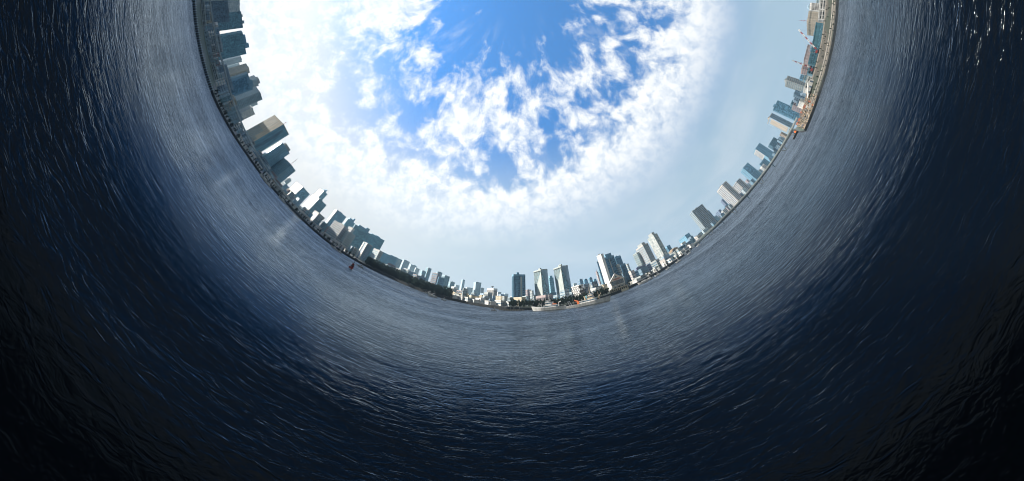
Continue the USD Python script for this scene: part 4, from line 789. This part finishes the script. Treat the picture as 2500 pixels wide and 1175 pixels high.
for i in range(26):
    B = q.uniform(63.7, 69.6); k = thing('container', 'small rusty or cream container in the builders yard at the right end', 'container', spot(B, q.uniform(8, 60), -.2), B, q.uniform(-.4, .4), 'containers in the builders yard')
    c = Kit(); L, W_, H_ = q.uniform(2.5, 6), 2.4, q.uniform(1.6, 2.8); c.box(-L / 2, L / 2, -W_ / 2, W_ / 2, 0, H_); c.build('body', q.choice(['orange', 'tan', 'creamlit', 'tan', 'white', 'steel', 'greylit', 'bluegrey']), k)
    c = Kit()
    for j in range(5): c.box(-L / 2 + L * (j + .2) / 5, -L / 2 + L * (j + .5) / 5, -W_ / 2 - .08, W_ / 2 + .08, .1, H_ - .1)
    c.build('ribs', q.choice(['rust', 'steel']), k)
V, F_ = [], []
for i in range(420):
    B = q.uniform(63.6, 70.2); r_, o_, u_ = axes(B); p = spot(B, q.uniform(4, 66)); s = q.uniform(.4, 1.5); m = trimesh.creation.icosphere(0, s); m.vertices *= (1, 1, .6)
    F_.append(m.faces + sum(len(a) for a in V)); V.append(m.vertices + p)
tag(obj('rubble', (np.vstack(V), np.vstack(F_)), 'tan'), 'brown rubble and timber heaped over the builders yard', 'rubble', kind='stuff')
p = spot(70.9, 46); tn = thing('marquee', 'long white tent with a sloping roof on the grassy bank', 'tent', p, 70.9, .3)
k = Kit(); k.prism([(-18, 0), (16, 0), (16, 4), (8, 6.5), (-18, 1.0)], 'y', -5, 5); k.build('canopy', 'whitelit', tn)
for x in (-10, 0, 10): k = Kit(); k.box(x, x + 3, -5.1, -4.9, 0, 1.0 + (x + 18) * .11); k.build('opening', 'slateglass', tn)

# ---------------- ships and boats
def hull_mesh(L, W, D, sheer=1.0, bow=.3):
    """A ship's hull: bow at -x, flat stern, deck at z = D (rising to the bow), keel below the water."""
    xs = np.linspace(-.5, .5, 15); rows = []
    for x in xs:
        t = (x + .5); wd = min(1.0, (t / bow) ** .6) if t < bow else 1.0 - .12 * max(0, (t - .8) / .2)
        zt = D + sheer * D * max(0, (.4 - t) / .4) ** 1.6 + .12 * D * max(0, (t - .8) / .2); rake = -.035 * L * max(0, (.25 - t) / .25)
        for s, z, k in ((1, zt, 1), (1, .15 * D, .86), (.0, -.9 * D, .0)):
            rows.append((x * L + rake * (z / D if z > 0 else 0), wd * W / 2 * k * s, z))
        for s, z, k in ((-1, .15 * D, .86), (-1, zt, 1)):
            rows.append((x * L + rake * (z / D if z > 0 else 0), -wd * W / 2 * k, z))
    v = np.array(rows); m = 5; f = []
    for i in range(len(xs) - 1):
        for j in range(m):
            a, b = i * m + j, i * m + (j + 1) % m; f += [(a, a + m, b + m), (a, b + m, b)]
    n = (len(xs) - 1) * m
    f += [(n, n + j + 1, n + j) for j in range(1, m - 1)][::-1]
    return trimesh.Trimesh(v, np.array(f), process=False)
def foam(name, label, p, B, turn, pts, rnd_seed):
    q = random.Random(rnd_seed); k = Kit()
    for x, y, s in pts:
        for _ in range(7):
            a, b = x + q.uniform(-s, s) * 1.6, y + q.uniform(-s, s); w = s * q.uniform(.25, .6)
            m = trimesh.creation.icosphere(1, w); m.vertices *= (1.5, 1, .22); m.apply_translation([a, b, .05]); k.mesh(m)
    t = UsdGeom.Xform.Define(stage, path_of(name)); frame(t, p, B, turn); tag(t, label, 'wake', kind='stuff')
    k.build('spray', 'foam', t)
wall_mat('foam', (.8, .82, .82), .9)
def house(par, name, mat, x0, x1, y, z0, z1, win=True, mats='deepglass'):
    k = Kit(); k.box(x0, x1, -y, y, z0, z1); k.build(name, mat, par)
    if win: k = Kit(); k.box(x0 - .06, x1 + .06, -y - .06, y + .06, z1 - (z1 - z0) * .5, z1 - (z1 - z0) * .22); k.build('window_strip', mats, par)
# the white patrol ship
p = afloat(5.9, 27, .0); s1 = thing('patrol_ship', 'white patrol ship with a tall mast moored at the park quay', 'ship', p, 5.9, -.5)
obj('hull', hull_mesh(56, 8, 3.2, .8), 'boatwhite', s1); house(s1, 'deckhouse', 'boatwhite', -8, 14, 3.2, 2.4, 5.2); house(s1, 'bridge', 'boatwhite', -5, 5, 2.7, 5.2, 8.2)
house(s1, 'wheelhouse', 'boatwhite', -4, 1.5, 2.2, 8.2, 10.2)
k = Kit(); k.bar((2, 0, 8), (2, 0, 17), .5, 6, .2); k.bar((2, -2.4, 12.5), (2, 2.4, 12.5), .2, 4); k.bar((.4, 0, 14.5), (3.6, 0, 14.5), .2, 4); k.bar((5, 0, 8), (2, 0, 14), .22, 4); k.build('mast', 'boatwhite', s1)
k = Kit(); k.mesh(trimesh.creation.cylinder(1.3, 3.2, sections=14, transform=trimesh.transformations.translation_matrix([8.5, 0, 6.8]))); k.build('funnel', 'steel', s1)
k = Kit(); k.bar((-13, 0, 3), (-13, 0, 8.5), .22, 5); k.bar((-13, 0, 5), (-16, 0, 8.2), .16, 4); k.build('crane', 'boatwhite', s1)
k = Kit(); k.bar((18, -1, 2.4), (18, -1, 7), .5, 6); k.bar((18, -1, 7), (22.5, -1, 8), .4, 5); k.build('stern_crane', 'boatwhite', s1)
for y in (-3, 2.0): k = Kit(); k.mesh(trimesh.creation.capsule(3.2, .55, count=[8, 8], transform=trimesh.transformations.rotation_matrix(math.pi / 2, [0, 1, 0]))); obj('lifeboat', (k.v[0] + (10.5, y + .5, 5.9), k.f[0]), 'orange', s1, smooth=True)
# the buff and orange survey ship
p = afloat(12.75, 34, .0); s2 = thing('survey_ship', 'white and buff ship with an orange stern crane moored right of the patrol ship', 'ship', p, 12.75, -.5)
obj('hull', hull_mesh(74, 9, 3.2, .45).apply_transform(np.diag([-1, -1, 1, 1])), 'boatwhite', s2); house(s2, 'deckhouse', 'boatwhite', -11, 15, 3.6, 2.6, 5.6); house(s2, 'bridge', 'deckbuff', 3, 12, 3.0, 5.6, 8.8); house(s2, 'wheelhouse', 'boatwhite', 5, 11, 2.5, 8.8, 10.8)
k = Kit(); k.bar((7.5, 0, 10), (7.5, 0, 16.5), .45, 6, .2); k.bar((7.5, -2, 13.5), (7.5, 2, 13.5), .2, 4); k.build('mast', 'deckbuff', s2)
k = Kit(); k.mesh(trimesh.creation.cylinder(1.5, 4.4, sections=14, transform=trimesh.transformations.translation_matrix([-2, 0, 7.4]))); k.build('funnel', 'deckbuff', s2)
k = Kit(); k.mesh(trimesh.creation.icosphere(2, 1.5, )); obj('radome', (k.v[0] + (0.8, 0, 8.0), k.f[0]), 'cyan', s2, smooth=True)
k = Kit(); k.box(-16.5, -13.0, -1.6, 1.6, 2.6, 5.8); k.bar((-14.5, 0, 5.6), (-21, 0, 7.6), .7, 6); k.build('crane', 'orange', s2)
k = Kit(); k.bar((-28, 3, 2), (-31.5, 3, 7.5), .4, 5); k.bar((-28, -3, 2), (-31.5, -3, 7.5), .4, 5); k.bar((-31.5, -3, 7.5), (-31.5, 3, 7.5), .4, 5); k.build('stern_frame', 'steel', s2)
k = Kit(); k.bar((21, 0, 3), (21, 0, 11), .35, 6, .2); k.bar((21, 0, 6), (26, 0, 9), .2, 4); k.build('foremast', 'deckbuff', s2)
k = Kit(); k.bar((-23.5, 0, 3), (-23.5, 0, 14), .18, 5, .1); k.build('pole', 'steel', s2)
# floating pier left of the patrol ship
p = afloat(-.7, 16, .0); pr = thing('floating_pier', 'long low floating pier with two light sheds left of the patrol ship', 'pier', p, -.7, 0)
k = Kit(); k.box(-21, 21, -3, 3, -1.2, 1.0); k.build('pontoon', 'deckbuff', pr)
for x in np.arange(-20, 21, 4): k = Kit(); k.bar((x, -3.2, -2), (x, -3.2, 2.0), .3, 6); k.build('pile', 'hulldark', pr)
for x in (-6.5, 8.0): k = Kit(); k.prism([(-5.0, 3.4), (0, 4.6), (5.0, 3.4), (5.0, 3.7), (0, 4.95), (-5.0, 3.7)], 'y', -2.4, 2.4); k.mesh(trimesh.creation.box([.3, .3, 2.6], trimesh.transformations.translation_matrix([-4.4, -2, 2.3]))); k.mesh(trimesh.creation.box([.3, .3, 2.6], trimesh.transformations.translation_matrix([4.4, -2, 2.3]))); obj('shed', (np.vstack([v + (x, 0, 0) for v in k.v]), np.vstack(k.f)), 'boatwhite', pr)
# red boat under way
def at_r(B, r): 
    rt, o, u = axes(B); kk = WPA > 400; a = float(np.interp(-r, -WR[kk], WPA[kk])); return a * o + float(np.interp(a, WPA, WPH)) * u
p = at_r(-30.3, 799); rb = thing('tug_boat', 'small red boat with a dark mast heading towards us over open water', 'boat', p, -30.2, 1.9)
obj('hull', hull_mesh(13, 5.0, 1.9, 1.0, .45), 'red', rb)
k = Kit(); k.box(-2.8, 2.6, -1.7, 1.7, 1.6, 4.2); k.build('cabin', 'rust', rb); k = Kit(); k.box(-2.86, 2.66, -1.76, 1.76, 2.9, 3.7); k.build('window_strip', 'blackglass', rb); k = Kit(); k.box(-1.8, 1.4, -1.2, 1.2, 4.2, 5.9); k.build('wheelhouse', 'red', rb)
k = Kit(); k.bar((0, 0, 5.4), (0, 0, 13.5), .42, 5, .25); k.bar((0, -2.4, 11), (0, 2.4, 11), .35, 4); k.bar((0, -1.2, 12.6), (0, 1.2, 12.6), .25, 4); k.build('mast', 'hulldark', rb)
foam('bow_wave', 'white bow wave of the small red boat', p, -30.2, 1.9, [(-8.8 + 1.7 * i, s_ * (1.3 + .6 * i), 1.0) for i in range(7) for s_ in (-1, 1)], 3)
# motor boats
def motorboat(label, p, B, turn, L, mat='boatwhite', group=None):
    t = thing('motor_boat', label, 'boat', p, B, turn, group)
    obj('hull', hull_mesh(L, L * .3, L * .11, .5, .45), mat, t)
    k = Kit(); k.prism([(-L * .16, L * .1), (L * .25, L * .1), (L * .22, L * .27), (-L * .04, L * .27)], 'y', -L * .1, L * .1); k.build('cabin', 'boatwhite', t)
    k = Kit(); k.box(-L * .08, L * .235, -L * .103, L * .103, L * .17, L * .23); k.build('window_strip', 'blackglass', t)
    k = Kit(); k.bar((L * .05, 0, L * .26), (L * .08, 0, L * .45), .12, 5); k.build('mast', 'steel', t)
    return t
p = at_r(-3.9, 794); motorboat('white motor boat speeding left below the cream warehouses', p, -3.9, 0, 9)
foam('wake', 'thin white wake trailing the motor boat below the warehouses', p, -3.9, 0, [(3 + 2.2 * i, .15 * i, .55) for i in range(12)], 5)
p = at_r(-29.0, 783.5); motorboat('white motor boat running close to the left shore above the red boat', p, -29.0, .1, 12)
foam('wake', 'white wake of the motor boat near the left shore', p, -29.0, .1, [(5 + 2.0 * i, .1 * i, .6) for i in range(9)], 6)
for B, r, L, lab in ((-15.8, 781, 13, 'white moored boat at the tip of the woodland, left of two'), (-15.0, 785, 16, 'larger white moored boat at the tip of the woodland, right of two'), (-12.9, 786.5, 9, 'small white boat under the cream warehouses'),
                     (-52.6, 776.5, 24, 'long white pleasure boat moored below the mast tower'), (-51.4, 775.5, 18, 'white pleasure boat moored just right of the long one'), (-47.6, 774.5, 20, 'white pleasure boat moored below the teal glass tower'),
                     (-34.8, 779, 15, 'bright white boat at the quay below the banded towers'), (-33.6, 779.5, 12, 'white boat right of the bright one at the quay'), (23.3, 789, 17, 'white yacht at the quay right of the gabled terminal, nearer one'), (24.5, 787.5, 15, 'white yacht at the quay right of the gabled terminal, farther one'),
                     (26.2, 786.5, 11, 'small white boat off the quay road under the dark plum blocks'), (28.4, 784, 9, 'small white boat off the quay below the bright cluster'), (30.6, 781.5, 11, 'small white boat off the quay below the pink-white box'), (35.2, 775, 10, 'small white boat off the striped cream block'),
                     (33, 778.5, 8, 'small white boat by the quay road at the bridge start')):
    motorboat(lab, at_r(B, r), B, .05 if B < 0 else -.1, L)
p = at_r(-44.6, 775.5); pt = thing('pontoon', 'long narrow white pontoon lying along the left shore', 'pontoon', p, -44.6, 0)
k = Kit(); k.box(-24, 24, -1.4, 1.4, -.6, 1.3); k.build('deck', 'boatwhite', pt)
for x in np.arange(-22, 23, 5.5): k = Kit(); k.bar((x, 1.6, -2), (x, 1.6, 3.4), .22, 6); k.build('pile', 'steel', pt)
p = at_r(62.1, 776); bg = thing('barge', 'dark barge with an orange cabin at the corner of the builders yard', 'barge', p, 62.1, .9)
k = Kit(); k.prism([(-13, 2.2), (-11, -1.4), (11, -1.4), (13, 2.2)], 'y', -4, 4); k.build('hull', 'hulldark', bg); k = Kit(); k.box(-12.5, 12.5, -3.7, 3.7, 2.2, 2.5); k.build('deck', 'deckbuff', bg)
k = Kit(); k.box(6.5, 10, -2, 2, 2.5, 5.4); k.build('cabin', 'orange', bg); k = Kit(); k.bar((-2, 0, 2.5), (-8, 0, 10), .4, 5); k.build('derrick', 'steel', bg)

# ---------------- wharf piles and mooring posts under the left sheds
for i in range(46):
    B = -91 + i * .44; r_, o_, u_ = axes(B); base = spot(B, -1.2, 0)
    k = thing('wharf_pile', 'dark round pile in the row under the wharf sheds', 'pile', base, B, 0, 'piles under the wharf sheds')
    c = Kit(); c.bar((0, 0, -7), (0, 0, 1.2), .55, 8); c.build('shaft', 'slate' if i % 3 else 'bluegrey', k); c = Kit(); c.bar((0, 0, 1.2), (0, 0, 1.7), .75, 8); c.build('cap', 'palegrey', k)
# ---------------- haze over the water
g = Graph(); g.add('principled_volume', 'volume', color=(0.55, 0.78, 1.0), density=0.00007, anisotropy=0.3)
g.make('haze_air', volume='principled_v1.volume')
hb = trimesh.creation.box(bounds=[[-2600, -2600, -400], [2600, 2600, 2300]])
tag(obj('haze', hb, 'haze_air'), kind='stuff')
